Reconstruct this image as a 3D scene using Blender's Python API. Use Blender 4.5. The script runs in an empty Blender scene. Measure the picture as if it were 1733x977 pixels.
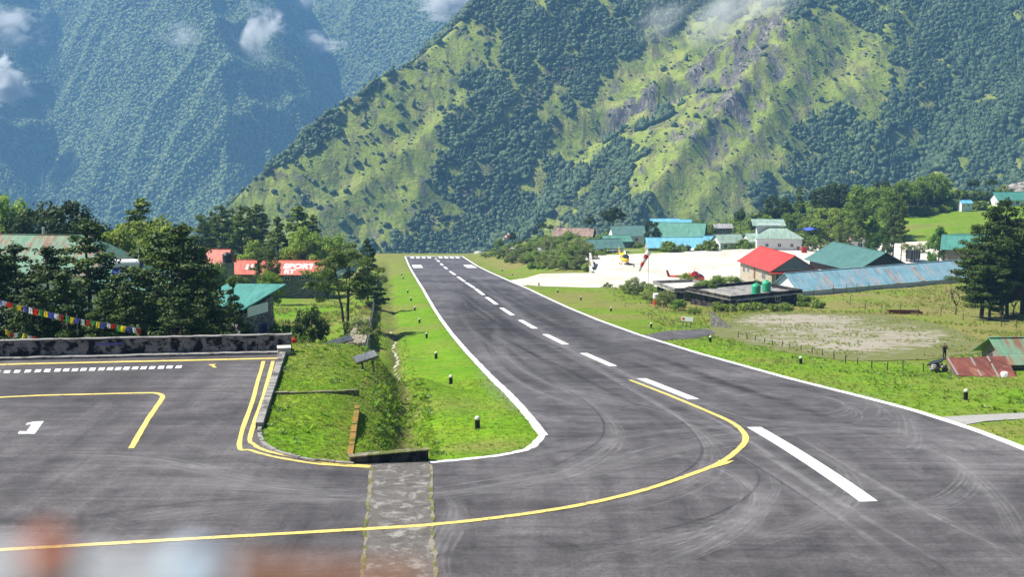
import bpy, bmesh, math, random
import numpy as np
from mathutils import Vector, Matrix
from mathutils.geometry import delaunay_2d_cdt

# ------------------------------------------------------------------ camera, sky, sun, exposure
SC = bpy.context.scene
COL = SC.collection
FPX, CX, CY, CAMZ = 2167.0, 866.5, 488.5, 17.9          # focal length in photo pixels, principal point, eye height
PITCH = math.atan((CY - 168.0) / FPX)                   # camera looks a little downhill
cam_d = bpy.data.cameras.new('camera'); cam = bpy.data.objects.new('camera', cam_d); COL.objects.link(cam)
cam.location = (0, 0, CAMZ); cam.rotation_euler = (math.pi / 2 - PITCH, 0, 0)
cam_d.sensor_width = 36.0; cam_d.lens = 36.0 * FPX / 1733.0
cam_d.clip_start = 0.05; cam_d.dof.use_dof = True; cam_d.dof.focus_distance = 160.0; cam_d.dof.aperture_fstop = 2.2; cam_d.clip_end = 12000
SC.camera = cam
SUN_EL, SUN_AZ = math.radians(55), math.radians(-82)    # azimuth measured from +Y (view direction), negative = left
sun_dir = Vector((math.sin(SUN_AZ) * math.cos(SUN_EL), math.cos(SUN_AZ) * math.cos(SUN_EL), math.sin(SUN_EL)))
world = bpy.data.worlds.new('World'); SC.world = world; world.use_nodes = True
wn = world.node_tree
sky = wn.nodes.new('ShaderNodeTexSky'); sky.sky_type = 'NISHITA'; sky.sun_disc = False
sky.sun_elevation = SUN_EL; sky.sun_rotation = SUN_AZ; sky.altitude = 2800
sky.air_density = 1.0; sky.dust_density = 0.6
bg = wn.nodes['Background']; bg.inputs[1].default_value = 0.05
wn.links.new(sky.outputs[0], bg.inputs[0])
sun_l = bpy.data.lights.new('sun', 'SUN'); sun = bpy.data.objects.new('sun', sun_l); COL.objects.link(sun)
sun_l.energy = 5.0; sun_l.angle = math.radians(0.5); sun_l.color = (1.0, 0.955, 0.88)
sun.rotation_euler = (-sun_dir).to_track_quat('-Z', 'Y').to_euler()
sun.location = (-200, 100, 400)
SC.view_settings.view_transform = 'Standard'; SC.view_settings.look = 'None'
SC.view_settings.exposure = 1.15; SC.view_settings.gamma = 1.0; SC.view_settings.use_curve_mapping = False
SC.render.engine = 'CYCLES'
SC.cycles.use_denoising = True
SC.cycles.max_bounces = 6; SC.cycles.diffuse_bounces = 2; SC.cycles.glossy_bounces = 2
SC.cycles.transmission_bounces = 3; SC.cycles.transparent_max_bounces = 48; SC.cycles.volume_bounces = 1
SC.cycles.caustics_reflective = False; SC.cycles.caustics_refractive = False

# ------------------------------------------------------------------ maths helpers
rng = np.random.default_rng(7)
random.seed(7)
def sstep(a, b, x):
    t = np.clip((np.asarray(x, float) - a) / (b - a), 0, 1); return t * t * (3 - 2 * t)
def lerp(a, b, t): return a + (b - a) * t
def _h(ix, iy, s):
    n = (ix.astype(np.int64) * 374761393 + iy.astype(np.int64) * 668265263 + s * 982451653) & 0x7fffffff
    n = ((n ^ (n >> 13)) * 1274126177) & 0x7fffffff
    n = n ^ (n >> 16)
    return (n & 0xffff) / 65535.0
def vnoise(x, y, s=0):
    x = np.asarray(x, float); y = np.asarray(y, float)
    ix = np.floor(x); iy = np.floor(y); fx = x - ix; fy = y - iy
    fx = fx * fx * (3 - 2 * fx); fy = fy * fy * (3 - 2 * fy)
    a = _h(ix, iy, s); b = _h(ix + 1, iy, s); c = _h(ix, iy + 1, s); d = _h(ix + 1, iy + 1, s)
    return (a + (b - a) * fx) * (1 - fy) + (c + (d - c) * fx) * fy - 0.5
def fbm(x, y, s=0, o=4):
    r = 0; a = 1.0; f = 1.0
    for i in range(o):
        r = r + a * vnoise(np.asarray(x) * f + 17.3 * i, np.asarray(y) * f - 9.1 * i, s + i); a *= 0.5; f *= 2.03
    return r
def ray(x, y):
    u = (x - CX) / FPX; v = (y - CY) / FPX
    return np.array([u, math.cos(PITCH) - v * math.sin(PITCH), -math.sin(PITCH) - v * math.cos(PITCH)])
def proj(X, Y, Z):
    d = Z - CAMZ
    zc = Y * math.cos(PITCH) - d * math.sin(PITCH); up = Y * math.sin(PITCH) + d * math.cos(PITCH)
    return CX + FPX * X / zc, CY - FPX * up / zc

# ------------------------------------------------------------------ terrain heights (metres, world space)
PY = np.array([-60, 40, 50, 56, 62, 67, 73, 80, 87.4, 105.3, 136.3, 169.2, 200.5, 233.2, 267.2, 300.5, 335.6, 379.9, 414, 464, 546.5, 575, 700])
PZ = np.array([.25, .25, .25, .15, -.2, -.55, -1.06, -1.85, -2.84, -5.32, -9.35, -13.35, -16.83, -20.2, -23.45, -26.55, -30.1, -34.4, -37.75, -42.4, -49.2, -51.2, -62])
_yy = np.linspace(-60, 700, 1521); _zz = np.interp(_yy, PY, PZ)
_k = np.hanning(17); _k /= _k.sum(); _zs = np.convolve(np.pad(_zz, 8, mode='edge'), _k, mode='valid')
def G0(Y): return np.interp(Y, _yy, _zs)
def lat(X, Y): return X - (21.4 - 0.1003 * Y)            # lateral distance from the runway centreline
HW = 12.8
HELI_Z = -29.4
def Hs(X, Y):
    """ground without small bumps"""
    X = np.asarray(X, float); Y = np.asarray(Y, float)
    g = G0(Y); t = lat(X, Y); d = t - 13
    z = g
    left = sstep(-1.5, -12, X) * (1 - sstep(92.5, 96, Y))
    z = lerp(z, 0.15, left)
    z = z - 1.3 * sstep(-24.5, -31, t) * sstep(93, 110, Y)
    # left land falls into the valley earlier
    yl = Y - 395
    z = z - np.maximum(0, yl) * 0.25 * sstep(-26, -60, t)
    # right side: gentle rise, then the helipad plateau
    z = z + 0.05 * np.clip(X - 60, 0, 120) * sstep(215, 270, Y) * (1 - sstep(300, 330, Y))
    far_r = sstep(60, 170, X)
    plat = HELI_Z + np.where(Y > 395, (Y - 395) * lerp(-0.075, 0.038, far_r), 0) - np.maximum(0, Y - 560) * 0.25
    w = sstep(2, 40, d + np.where(Y < 346, 14, 0) * sstep(0, 6, d)) * sstep(300, 322, Y)
    z = lerp(z, plat, w)
    # red house yard lies lower than the helipad
    z = z - 1.0 * np.exp(-(((X - 62) / 9) ** 2 + ((Y - 298) / 11) ** 2))
    # valley beyond the crest
    yc = 578 + 0 * X
    z = z - np.maximum(0, Y - yc) * 0.55
    z = z - np.maximum(0, np.abs(X) - 330) * 0.35
    return np.maximum(z, -450)
def H(X, Y):
    X = np.asarray(X, float); Y = np.asarray(Y, float)
    z = Hs(X, Y); t = lat(X, Y)
    # drain between the runway grass and the island
    dd = t + 20.3 + 0.25 * np.sin(Y * 0.21)
    near = 1 - sstep(80, 118, Y)
    wid = 0.75 + 0.6 * near; dep = 0.7 + 0.9 * near
    z = z - dep * np.exp(-(dd / wid) ** 2) * sstep(62.6, 65, Y) * (1 - sstep(470, 520, Y))
    # banks towards the drain, fence shoulder
    z = z - 0.5 * sstep(-13.6, -19, t) * (1 - sstep(-21, -25, t)) * sstep(64, 70, Y) * (1 - sstep(470, 520, Y))
    # lumps on the grass
    grass = np.clip(sstep(13.4, 15.5, np.abs(t)), 0, 1) * sstep(63, 66, Y)
    z = z + grass * (0.16 * fbm(X / 3.1, Y / 3.1, 3, 3) + 0.5 * fbm(X / 19, Y / 19, 5, 2) * sstep(95, 130, Y))
    return z
def on_helipad(X, Y): 
    return False
def gp(x, y, y0=30.0, fn=None):
    """world point where the sight line through photo pixel (x, y) meets the ground"""
    fn = fn or Hs
    r = ray(x, y); Y = np.linspace(y0, 640, 6100); X = r[0] / r[1] * Y; Z = CAMZ + r[2] / r[1] * Y
    hit = np.where(Z <= fn(X, Y))[0]
    i = hit[0] if len(hit) else len(Y) - 1
    return Vector((X[i], Y[i], float(fn(X[i], Y[i]))))
def at(x, Y, fn=None):
    """ground point at photo column x and forward distance Y"""
    X = (x - CX) / FPX * Y * 1.005
    return Vector((X, Y, float((fn or H)(X, Y))))
def ztop(y, Y):
    r = ray(CX, y); return CAMZ + r[2] / r[1] * Y

# ------------------------------------------------------------------ materials
MATS = {}
def new_mat(name):
    m = bpy.data.materials.new(name); m.use_nodes = True
    nt = m.node_tree; b = nt.nodes['Principled BSDF']
    MATS[name] = m
    return m, nt, b
def noise(nt, scale, detail=4, rough=0.55, vec=None, dist=0.0):
    n = nt.nodes.new('ShaderNodeTexNoise'); n.inputs['Scale'].default_value = scale
    n.inputs['Detail'].default_value = detail; n.inputs['Roughness'].default_value = rough
    n.inputs['Distortion'].default_value = dist
    if vec is not None: nt.links.new(vec, n.inputs['Vector'])
    return n.outputs['Fac']
def ramp(nt, fac, stops, interp='LINEAR'):
    r = nt.nodes.new('ShaderNodeValToRGB'); r.color_ramp.interpolation = interp
    el = r.color_ramp.elements
    while len(el) < len(stops): el.new(0.5)
    for e, (p, c) in zip(el, stops):
        e.position = p; e.color = (c if len(c) == 4 else (*c, 1)) if hasattr(c, '__len__') else (c, c, c, 1)
    nt.links.new(fac, r.inputs[0]); return r.outputs[0]
def mix(nt, fac, a, b, mode='MIX'):
    m = nt.nodes.new('ShaderNodeMix'); m.data_type = 'RGBA'; m.blend_type = mode
    for sock, v in ((m.inputs[0], fac), (m.inputs[6], a), (m.inputs[7], b)):
        if isinstance(v, (int, float)): sock.default_value = v
        elif isinstance(v, tuple): sock.default_value = (*v, 1) if len(v) == 3 else v
        else: nt.links.new(v, sock)
    return m.outputs[2]
def coords(nt, scale=(1, 1, 1), rot=(0, 0, 0), kind='Object'):
    tc = nt.nodes.new('ShaderNodeTexCoord'); mp = nt.nodes.new('ShaderNodeMapping')
    mp.inputs['Scale'].default_value = scale; mp.inputs['Rotation'].default_value = rot
    nt.links.new(tc.outputs[kind], mp.inputs[0]); return mp.outputs[0]
def bump(nt, b, h, strength=0.4, dist=0.05):
    n = nt.nodes.new('ShaderNodeBump'); n.inputs['Strength'].default_value = strength; n.inputs['Distance'].default_value = dist
    nt.links.new(h, n.inputs['Height']); nt.links.new(n.outputs[0], b.inputs['Normal'])
def attr(nt, name, kind='GEOMETRY'):
    a = nt.nodes.new('ShaderNodeAttribute'); a.attribute_name = name; a.attribute_type = kind
    return a.outputs['Fac'] if kind == 'GEOMETRY' else a.outputs['Fac']
def obj_random(nt):
    return nt.nodes.new('ShaderNodeObjectInfo').outputs['Random']
def simple(name, c1, c2=None, scale=3.0, rough=0.7, bmp=0.0, bscale=30, metallic=0.0, spec=0.3, lo=0.35, hi=0.65):
    m, nt, b = new_mat(name)
    v = coords(nt)
    if c2 is None: c2 = tuple(x * 0.75 for x in c1)
    c = ramp(nt, noise(nt, scale, 6, 0.6, v), [(lo, c1), (hi, c2)])
    nt.links.new(c, b.inputs['Base Color'])
    b.inputs['Roughness'].default_value = rough; b.inputs['Metallic'].default_value = metallic
    b.inputs['Specular IOR Level'].default_value = spec
    if bmp: bump(nt, b, noise(nt, bscale, 4, 0.6, v), bmp, 0.03)
    return m
def foliage(name, c1, c2, trans=0.25, scale=0.6):
    m, nt, b = new_mat(name)
    v = coords(nt)
    f = noise(nt, scale, 3, 0.6, v)
    c = ramp(nt, f, [(0.32, c1), (0.68, c2)])
    hsv = nt.nodes.new('ShaderNodeHueSaturation')
    mr = nt.nodes.new('ShaderNodeMapRange'); nt.links.new(obj_random(nt), mr.inputs[0])
    mr.inputs[3].default_value = 0.7; mr.inputs[4].default_value = 1.25
    nt.links.new(mr.outputs[0], hsv.inputs['Value']); nt.links.new(c, hsv.inputs['Color'])
    b.inputs['Roughness'].default_value = 0.6; b.inputs['Specular IOR Level'].default_value = 0.2
    nt.links.new(hsv.outputs[0], b.inputs['Base Color'])
    tr = nt.nodes.new('ShaderNodeBsdfTranslucent'); nt.links.new(hsv.outputs[0], tr.inputs[0])
    ms = nt.nodes.new('ShaderNodeMixShader'); ms.inputs[0].default_value = trans
    nt.links.new(b.outputs[0], ms.inputs[1]); nt.links.new(tr.outputs[0], ms.inputs[2])
    nt.links.new(ms.outputs[0], nt.nodes['Material Output'].inputs[0])
    return m
def roofing(name, c1, c2, rust=None, rust_amt=0.5, pitch=3.2, axis='X', gloss=0.45):
    """corrugated sheet: ribs run down the slope, stains as blotches of their own"""
    m, nt, b = new_mat(name)
    v = coords(nt)
    col = ramp(nt, noise(nt, 0.5, 4, 0.6, v), [(0.35, c1), (0.65, c2)])
    if rust:
        sv = coords(nt, (0.9, 0.22, 0.22) if axis == 'X' else (0.22, 0.9, 0.22))
        f = ramp(nt, noise(nt, 1.1, 7, 0.7, sv), [(rust_amt - 0.05, 0.0), (rust_amt + 0.07, 1.0)])
        col = mix(nt, f, col, rust)
    dn = noise(nt, 1.4, 7, 0.7, coords(nt, (1.1, 0.25, 0.25) if axis == 'X' else (0.25, 1.1, 0.25)))
    col = mix(nt, 1.0, col, ramp(nt, dn, [(0.3, 0.62), (0.5, 1.0), (0.7, 1.12)]), 'MULTIPLY')
    sm = nt.nodes.new('ShaderNodeTexBrick'); sm.inputs['Scale'].default_value = 1.0; sm.inputs['Brick Width'].default_value = 0.95; sm.inputs['Row Height'].default_value = 2.1; sm.inputs['Mortar Size'].default_value = 0.03
    sm.inputs['Color1'].default_value = (1, 1, 1, 1); sm.inputs['Color2'].default_value = (.86, .86, .86, 1); sm.inputs['Mortar'].default_value = (.6, .6, .6, 1); nt.links.new(v, sm.inputs['Vector'])
    col = mix(nt, .8, col, sm.outputs['Color'], 'MULTIPLY')
    nt.links.new(col, b.inputs['Base Color'])
    w = nt.nodes.new('ShaderNodeTexWave'); w.wave_type = 'BANDS'; w.bands_direction = axis
    w.inputs['Scale'].default_value = pitch; nt.links.new(v, w.inputs['Vector'])
    bump(nt, b, w.outputs['Fac'], 0.5, 0.04)
    b.inputs['Roughness'].default_value = gloss; b.inputs['Specular IOR Level'].default_value = 0.35
    return m

# asphalt -----------------------------------------------------------------
def asphalt(name, base=0.058, rot=0.1):
    m, nt, b = new_mat(name)
    v = coords(nt)
    grain = noise(nt, 5.5, 4, 0.8, v); fine = noise(nt, 26, 2, 0.7, v)
    big = noise(nt, 0.05, 5, 0.6, v, 0.8)
    along = noise(nt, 1.0, 7, 0.68, coords(nt, (0.62, 0.03, 1), (0, 0, rot)), 0.35)      # rolled lanes and wheel tracks
    cross = noise(nt, 1.0, 8, 0.72, coords(nt, (0.045, 0.85, 1), (0, 0, 0.05)), 1.1)     # sweepings across the apron
    cross2 = noise(nt, 1.0, 6, 0.7, coords(nt, (0.10, 1.7, 1), (0, 0, -0.16)), 2.2)
    patch = noise(nt, 0.35, 7, 0.7, v, 1.2)
    c = ramp(nt, big, [(0.32, (base * .62, base * .575, base * .60)), (0.68, (base * 1.42, base * 1.32, base * 1.36))])
    for f, st in ((along, [(0.3, 0.72), (0.5, 1.0), (0.7, 1.3)]), (cross, [(0.28, 0.62), (0.5, 1.0), (0.72, 1.38)]), (cross2, [(0.3, 0.88), (0.5, 1.0), (0.7, 1.1)]),
                  (patch, [(0.3, 0.6), (0.5, 1.0), (0.75, 1.38)]), (grain, [(0.3, 0.72), (0.7, 1.3)]), (fine, [(0.3, 0.8), (0.7, 1.2)])):
        c = mix(nt, 1.0, c, ramp(nt, f, st), 'MULTIPLY')
    nt.links.new(c, b.inputs['Base Color']); b.inputs['Roughness'].default_value = 0.82
    b.inputs['Specular IOR Level'].default_value = 0.25
    bump(nt, b, grain, 0.35, 0.02)
    return m
asphalt('asphalt_runway', 0.072, -0.1)
asphalt('asphalt_apron', 0.070, 1.3)
def worn_paint(name, c, wear=0.36, under=(0.09, 0.087, 0.09)):
    m, nt, b = new_mat(name); v = coords(nt)
    f = ramp(nt, noise(nt, 3.6, 8, 0.76, v), [(wear - 0.07, 0.15), (wear + 0.03, 1.0)])
    nt.links.new(mix(nt, f, under, c), b.inputs['Base Color']); b.inputs['Roughness'].default_value = 0.6
    return m
worn_paint('paint_white', (0.74, 0.74, 0.73), 0.425)
worn_paint('paint_yellow', (0.66, 0.49, 0.12), 0.43)
def scuff(name, c, lo=0.45, hi=0.75, amt=0.5, scale=0.35):
    m, nt, b = new_mat(name)
    b.inputs['Base Color'].default_value = (*c, 1); b.inputs['Roughness'].default_value = 0.85
    f = ramp(nt, noise(nt, scale, 7, 0.75, coords(nt)), [(lo, 0.0), (hi, amt)])
    mu = nt.nodes.new('ShaderNodeMath'); mu.operation = 'MULTIPLY'; nt.links.new(f, mu.inputs[0]); nt.links.new(attr(nt, 'fade'), mu.inputs[1])
    tr = nt.nodes.new('ShaderNodeBsdfTransparent'); ms = nt.nodes.new('ShaderNodeMixShader')
    nt.links.new(mu.outputs[0], ms.inputs[0]); nt.links.new(tr.outputs[0], ms.inputs[1]); nt.links.new(b.outputs[0], ms.inputs[2])
    nt.links.new(ms.outputs[0], nt.nodes['Material Output'].inputs[0])
    return m
scuff('rubber_light', (0.34, 0.33, 0.335), 0.38, 0.70, 0.36, 0.8)
scuff('rubber_band', (0.25, 0.24, 0.245), 0.32, 0.75, 0.45, 0.5)
scuff('rubber_dark', (0.022, 0.020, 0.022), 0.30, 0.7, 0.62, 0.4)

# grass -------------------------------------------------------------------
def grass_mat():
    m, nt, b = new_mat('grass'); v = coords(nt)
    lush = attr(nt, 'lush'); dry = attr(nt, 'dry'); soil = attr(nt, 'soil')
    n1 = noise(nt, 0.22, 6, 0.62, v, 0.4); n2 = noise(nt, 1.7, 5, 0.65, v); n3 = noise(nt, 9, 3, 0.7, v)
    c = ramp(nt, n1, [(0.3, (0.13, 0.19, 0.020)), (0.5, (0.125, 0.205, 0.014)), (0.72, (0.22, 0.24, 0.035))])
    c = mix(nt, lush, c, ramp(nt, n1, [(0.3, (0.085, 0.22, 0.006)), (0.7, (0.16, 0.27, 0.010))]))
    c = mix(nt, dry, c, ramp(nt, n2, [(0.3, (0.16, 0.15, 0.04)), (0.5, (0.21, 0.20, 0.06)), (0.75, (0.13, 0.085, 0.035))]))
    c = mix(nt, soil, c, ramp(nt, n2, [(0.35, (0.07, 0.05, 0.03)), (0.7, (0.15, 0.11, 0.07))]))
    c = mix(nt, 1.0, c, ramp(nt, n2, [(0.28, 0.5), (0.5, 1.0), (0.75, 1.4)]), 'MULTIPLY')
    c = mix(nt, 1.0, c, ramp(nt, n3, [(0.3, 0.5), (0.7, 1.35)]), 'MULTIPLY')
    nt.links.new(c, b.inputs['Base Color']); b.inputs['Roughness'].default_value = 0.85; b.inputs['Specular IOR Level'].default_value = 0.1
    bump(nt, b, n3, 0.7, 0.12)
    return m
grass_mat()
def gravel_mat(name, c1, c2, green=0.0, patch=None):
    m, nt, b = new_mat(name); v = coords(nt)
    n1 = noise(nt, 0.12, 5, 0.6, v, 0.5); n3 = noise(nt, 7, 4, 0.75, v)
    c = ramp(nt, n1, [(0.35, c1), (0.7, c2)])
    c = mix(nt, 1.0, c, ramp(nt, n3, [(0.3, 0.7), (0.7, 1.2)]), 'MULTIPLY')
    if patch:
        f = ramp(nt, noise(nt, 0.085, 5, 0.68, coords(nt, (1, 1.6, 1))), [(patch - 0.1, 1.0), (patch + 0.06, 0.0)])
        c = mix(nt, f, c, ramp(nt, n3, [(0.3, (0.11, 0.115, 0.035)), (0.7, (0.21, 0.19, 0.075))]))
    nt.links.new(c, b.inputs['Base Color']); b.inputs['Roughness'].default_value = 0.9
    bump(nt, b, n3, 0.6, 0.08); return m
gravel_mat('helipad_gravel', (0.43, 0.38, 0.30), (0.66, 0.63, 0.57))
def yard_mat():
    m, nt, b = new_mat('yard_gravel'); v = coords(nt)
    n3 = noise(nt, 3.2, 6, 0.8, v); n2 = noise(nt, 0.45, 6, 0.7, v)
    g = ramp(nt, n3, [(0.3, (0.20, 0.175, 0.13)), (0.5, (0.26, 0.23, 0.18)), (0.7, (0.35, 0.32, 0.26))])
    d = ramp(nt, n3, [(0.3, (0.055, 0.075, 0.012)), (0.5, (0.115, 0.125, 0.026)), (0.7, (0.175, 0.16, 0.05))])
    f = nt.nodes.new('ShaderNodeMath'); f.operation = 'ADD'; nt.links.new(attr(nt, 'bare'), f.inputs[0]); nt.links.new(ramp(nt, n2, [(0.3, 0.0), (0.7, 0.95)]), f.inputs[1])
    c = mix(nt, ramp(nt, f.outputs[0], [(0.72, 0.0), (1.25, 1.0)]), d, g)
    nt.links.new(c, b.inputs['Base Color']); b.inputs['Roughness'].default_value = 0.9; bump(nt, b, n3, 0.8, 0.1)
yard_mat()
gravel_mat('path_gravel', (0.26, 0.25, 0.23), (0.34, 0.33, 0.31))
def concrete(name, c1, c2, stain, amt=0.5, scale=0.9):
    m, nt, b = new_mat(name); v = coords(nt)
    n1 = noise(nt, scale, 8, 0.68, v, 0.3); n3 = noise(nt, 12, 4, 0.7, v)
    c = ramp(nt, noise(nt, 2.4, 6, 0.65, v), [(0.3, c1), (0.7, c2)])
    f = ramp(nt, n1, [(amt - 0.05, 0.0), (amt + 0.05, 1.0)])
    c = mix(nt, f, c, stain)
    c = mix(nt, 1.0, c, ramp(nt, n3, [(0.3, 0.75), (0.7, 1.2)]), 'MULTIPLY')
    nt.links.new(c, b.inputs['Base Color']); b.inputs['Roughness'].default_value = 0.88; b.inputs['Specular IOR Level'].default_value = 0.15
    bump(nt, b, n3, 0.5, 0.03); return m
concrete('wall_mould', (0.17, 0.155, 0.15), (0.27, 0.25, 0.235), (0.010, 0.010, 0.011), 0.50, 1.4)
concrete('concrete_grey', (0.20, 0.19, 0.18), (0.30, 0.29, 0.27), (0.10, 0.095, 0.09), 0.56)
concrete('concrete_pale', (0.42, 0.40, 0.36), (0.52, 0.50, 0.45), (0.24, 0.22, 0.19), 0.58)
concrete('drain_slab', (0.075, 0.068, 0.062), (0.14, 0.13, 0.12), (0.24, 0.23, 0.21), 0.57, 1.3)
concrete('mossy_stone', (0.17, 0.15, 0.11), (0.25, 0.22, 0.17), (0.10, 0.11, 0.03), 0.5)
concrete('rust_kerb', (0.28, 0.13, 0.03), (0.22, 0.15, 0.05), (0.10, 0.12, 0.02), 0.55)
concrete('dark_concrete', (0.055, 0.05, 0.045), (0.10, 0.09, 0.08), (0.018, 0.017, 0.016), 0.5)
concrete('wall_tan', (0.36, 0.31, 0.23), (0.44, 0.39, 0.30), (0.26, 0.22, 0.16), 0.6)
concrete('wall_white', (0.66, 0.66, 0.64), (0.74, 0.74, 0.72), (0.45, 0.44, 0.42), 0.63)
concrete('wall_greyblue', (0.19, 0.21, 0.25), (0.24, 0.26, 0.31), (0.14, 0.15, 0.18), 0.6)
concrete('rock', (0.22, 0.20, 0.18), (0.33, 0.31, 0.28), (0.11, 0.10, 0.09), 0.55, 0.5)
def stone_wall(name, c1, c2, mortar):
    m, nt, b = new_mat(name); v = coords(nt, (1, 1, 1.6))
    vo = nt.nodes.new('ShaderNodeTexVoronoi'); vo.inputs['Scale'].default_value = 2.6; nt.links.new(v, vo.inputs['Vector'])
    ve = nt.nodes.new('ShaderNodeTexVoronoi'); ve.feature = 'DISTANCE_TO_EDGE'; ve.inputs['Scale'].default_value = 2.6; nt.links.new(v, ve.inputs['Vector'])
    sep = nt.nodes.new('ShaderNodeSeparateColor'); nt.links.new(vo.outputs['Color'], sep.inputs[0])
    c = ramp(nt, sep.outputs[0], [(0.0, c1), (1.0, c2)])
    c = mix(nt, ramp(nt, ve.outputs['Distance'], [(0.03, 1.0), (0.08, 0.0)]), c, mortar)
    nt.links.new(c, b.inputs['Base Color']); b.inputs['Roughness'].default_value = 0.85
    bump(nt, b, ramp(nt, ve.outputs['Distance'], [(0.0, 0.0), (0.12, 1.0)]), 0.8, 0.06); return m
stone_wall('stone_dark', (0.10, 0.095, 0.088), (0.30, 0.285, 0.26), (0.04, 0.038, 0.035))
stone_wall('stone_pale', (0.18, 0.16, 0.12), (0.36, 0.31, 0.22), (0.12, 0.10, 0.07))
# roofs, painted metal etc
roofing('roof_red', (0.50, 0.028, 0.02), (0.56, 0.05, 0.03))
roofing('roof_salmon', (0.55, 0.10, 0.055), (0.62, 0.15, 0.09), (0.40, 0.07, 0.04), 0.58)
roofing('roof_green', (0.075, 0.23, 0.165), (0.10, 0.27, 0.20))
roofing('roof_teal', (0.055, 0.22, 0.175), (0.075, 0.25, 0.20))
roofing('roof_darkgreen', (0.055, 0.15, 0.135), (0.075, 0.18, 0.155))
roofing('roof_palegreen', (0.22, 0.33, 0.26), (0.30, 0.40, 0.33), (0.16, 0.22, 0.17), 0.6)
roofing('roof_rustgreen', (0.10, 0.27, 0.17), (0.17, 0.28, 0.18), (0.24, 0.13, 0.075), 0.535)
roofing('roof_blue', (0.13, 0.42, 0.58), (0.17, 0.46, 0.62), gloss=0.4)
roofing('roof_skyblue', (0.19, 0.37, 0.45), (0.23, 0.41, 0.48), (0.40, 0.37, 0.36), 0.55)
roofing('roof_brown', (0.25, 0.15, 0.11), (0.34, 0.24, 0.19), (0.13, 0.09, 0.07), 0.55)
roofing('roof_rust', (0.21, 0.055, 0.026), (0.13, 0.038, 0.02), (0.34, 0.15, 0.075), 0.56)
roofing('roof_grey', (0.30, 0.30, 0.29), (0.40, 0.40, 0.38), (0.18, 0.17, 0.16), 0.58)
roofing('sheet_metal', (0.26, 0.27, 0.28), (0.34, 0.35, 0.35), (0.30, 0.27, 0.24), 0.6, pitch=4)
simple('black_paint', (0.012, 0.012, 0.013), (0.02, 0.02, 0.02), rough=0.5)
simple('lamp_white', (0.72, 0.70, 0.62), (0.6, 0.56, 0.45), rough=0.3)
simple('timber_dark', (0.045, 0.033, 0.025), (0.08, 0.06, 0.045), 4, 0.8, 0.3)
simple('timber_brown', (0.22, 0.085, 0.035), (0.28, 0.12, 0.05), 4, 0.7)
simple('timber_grey', (0.16, 0.15, 0.14), (0.25, 0.23, 0.21), 4, 0.8, 0.2)
simple('steel_grey', (0.25, 0.26, 0.27), (0.34, 0.35, 0.36), 4, 0.5, metallic=0.3)
simple('steel_pale', (0.55, 0.57, 0.6), (0.65, 0.66, 0.68), 4, 0.4)
simple('white_paint', (0.78, 0.79, 0.80), (0.70, 0.71, 0.72), 2, 0.45)
simple('glass_dark', (0.02, 0.025, 0.03), (0.035, 0.04, 0.05), 1, 0.08, spec=0.6)
simple('tank_green', (0.03, 0.33, 0.16), (0.04, 0.38, 0.19), 1.5, 0.4)
simple('tank_black', (0.015, 0.016, 0.018), (0.03, 0.03, 0.033), 2, 0.4)
simple('heli_yellow', (0.85, 0.56, 0.02), (0.80, 0.50, 0.02), 2, 0.3, spec=0.5)
simple('heli_red', (0.60, 0.035, 0.02), (0.52, 0.03, 0.02), 2, 0.3, spec=0.5)
simple('panel_blue', (0.03, 0.05, 0.30), (0.04, 0.06, 0.38), 2, 0.35)
simple('tarp_blue', (0.05, 0.08, 0.55), (0.08, 0.13, 0.65), 2, 0.6)
foliage('cloth_red', (0.72, 0.1, 0.03), (0.62, 0.07, 0.03), 0.5, 2.0)
foliage('cloth_orange_red', (0.66, 0.10, 0.04), (0.6, 0.08, 0.03), 0.5, 2.0)
foliage('cloth_white', (0.88, 0.88, 0.88), (0.8, 0.8, 0.82), 0.5, 2.0)
foliage('cloth_yellow', (0.85, 0.72, 0.07), (0.8, 0.64, 0.06), 0.5, 2.0)
foliage('cloth_green', (0.2, 0.5, 0.18), (0.16, 0.42, 0.16), 0.5, 2.0)
foliage('cloth_blue', (0.24, 0.24, 0.66), (0.2, 0.2, 0.58), 0.5, 2.0)
simple('cloth_black', (0.012, 0.012, 0.014), (0.022, 0.022, 0.026), 6, 0.85)
simple('skin', (0.40, 0.22, 0.14), (0.36, 0.19, 0.12), 6, 0.55)
simple('hair_black', (0.012, 0.010, 0.009), (0.02, 0.017, 0.015), 20, 0.5)
simple('rust_clamp', (0.45, 0.12, 0.03), (0.36, 0.09, 0.03), 30, .6)
simple('knob_blue', (0.55, 0.66, 0.75), (0.5, 0.6, 0.7), 30, .5)
simple('bark_pine', (0.055, 0.042, 0.034), (0.10, 0.08, 0.065), 5, 0.9, 0.6, 12)
simple('bark_grey', (0.09, 0.08, 0.07), (0.15, 0.135, 0.12), 5, 0.9, 0.5, 12)
foliage('leaf_pine_near', (0.018, 0.046, 0.007), (0.085, 0.125, 0.018), 0.12)
foliage('leaf_pine', (0.06, 0.115, 0.02), (0.19, 0.24, 0.045), 0.4)
foliage('leaf_pine_far', (0.055, 0.11, 0.025), (0.15, 0.195, 0.045), 0.35)
foliage('leaf_dark', (0.022, 0.052, 0.01), (0.08, 0.12, 0.022), 0.2)
foliage('leaf_broad', (0.12, 0.22, 0.028), (0.27, 0.36, 0.055), 0.45)
foliage('leaf_light', (0.2, 0.29, 0.04), (0.33, 0.4, 0.07), 0.45)
foliage('leaf_cypress', (0.065, 0.16, 0.02), (0.15, 0.26, 0.035), 0.35)
foliage('leaf_bush', (0.14, 0.19, 0.045), (0.28, 0.33, 0.095), 0.45, 0.9)
foliage('leaf_brown', (0.075, 0.045, 0.020), (0.12, 0.085, 0.035), 0.2)
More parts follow.
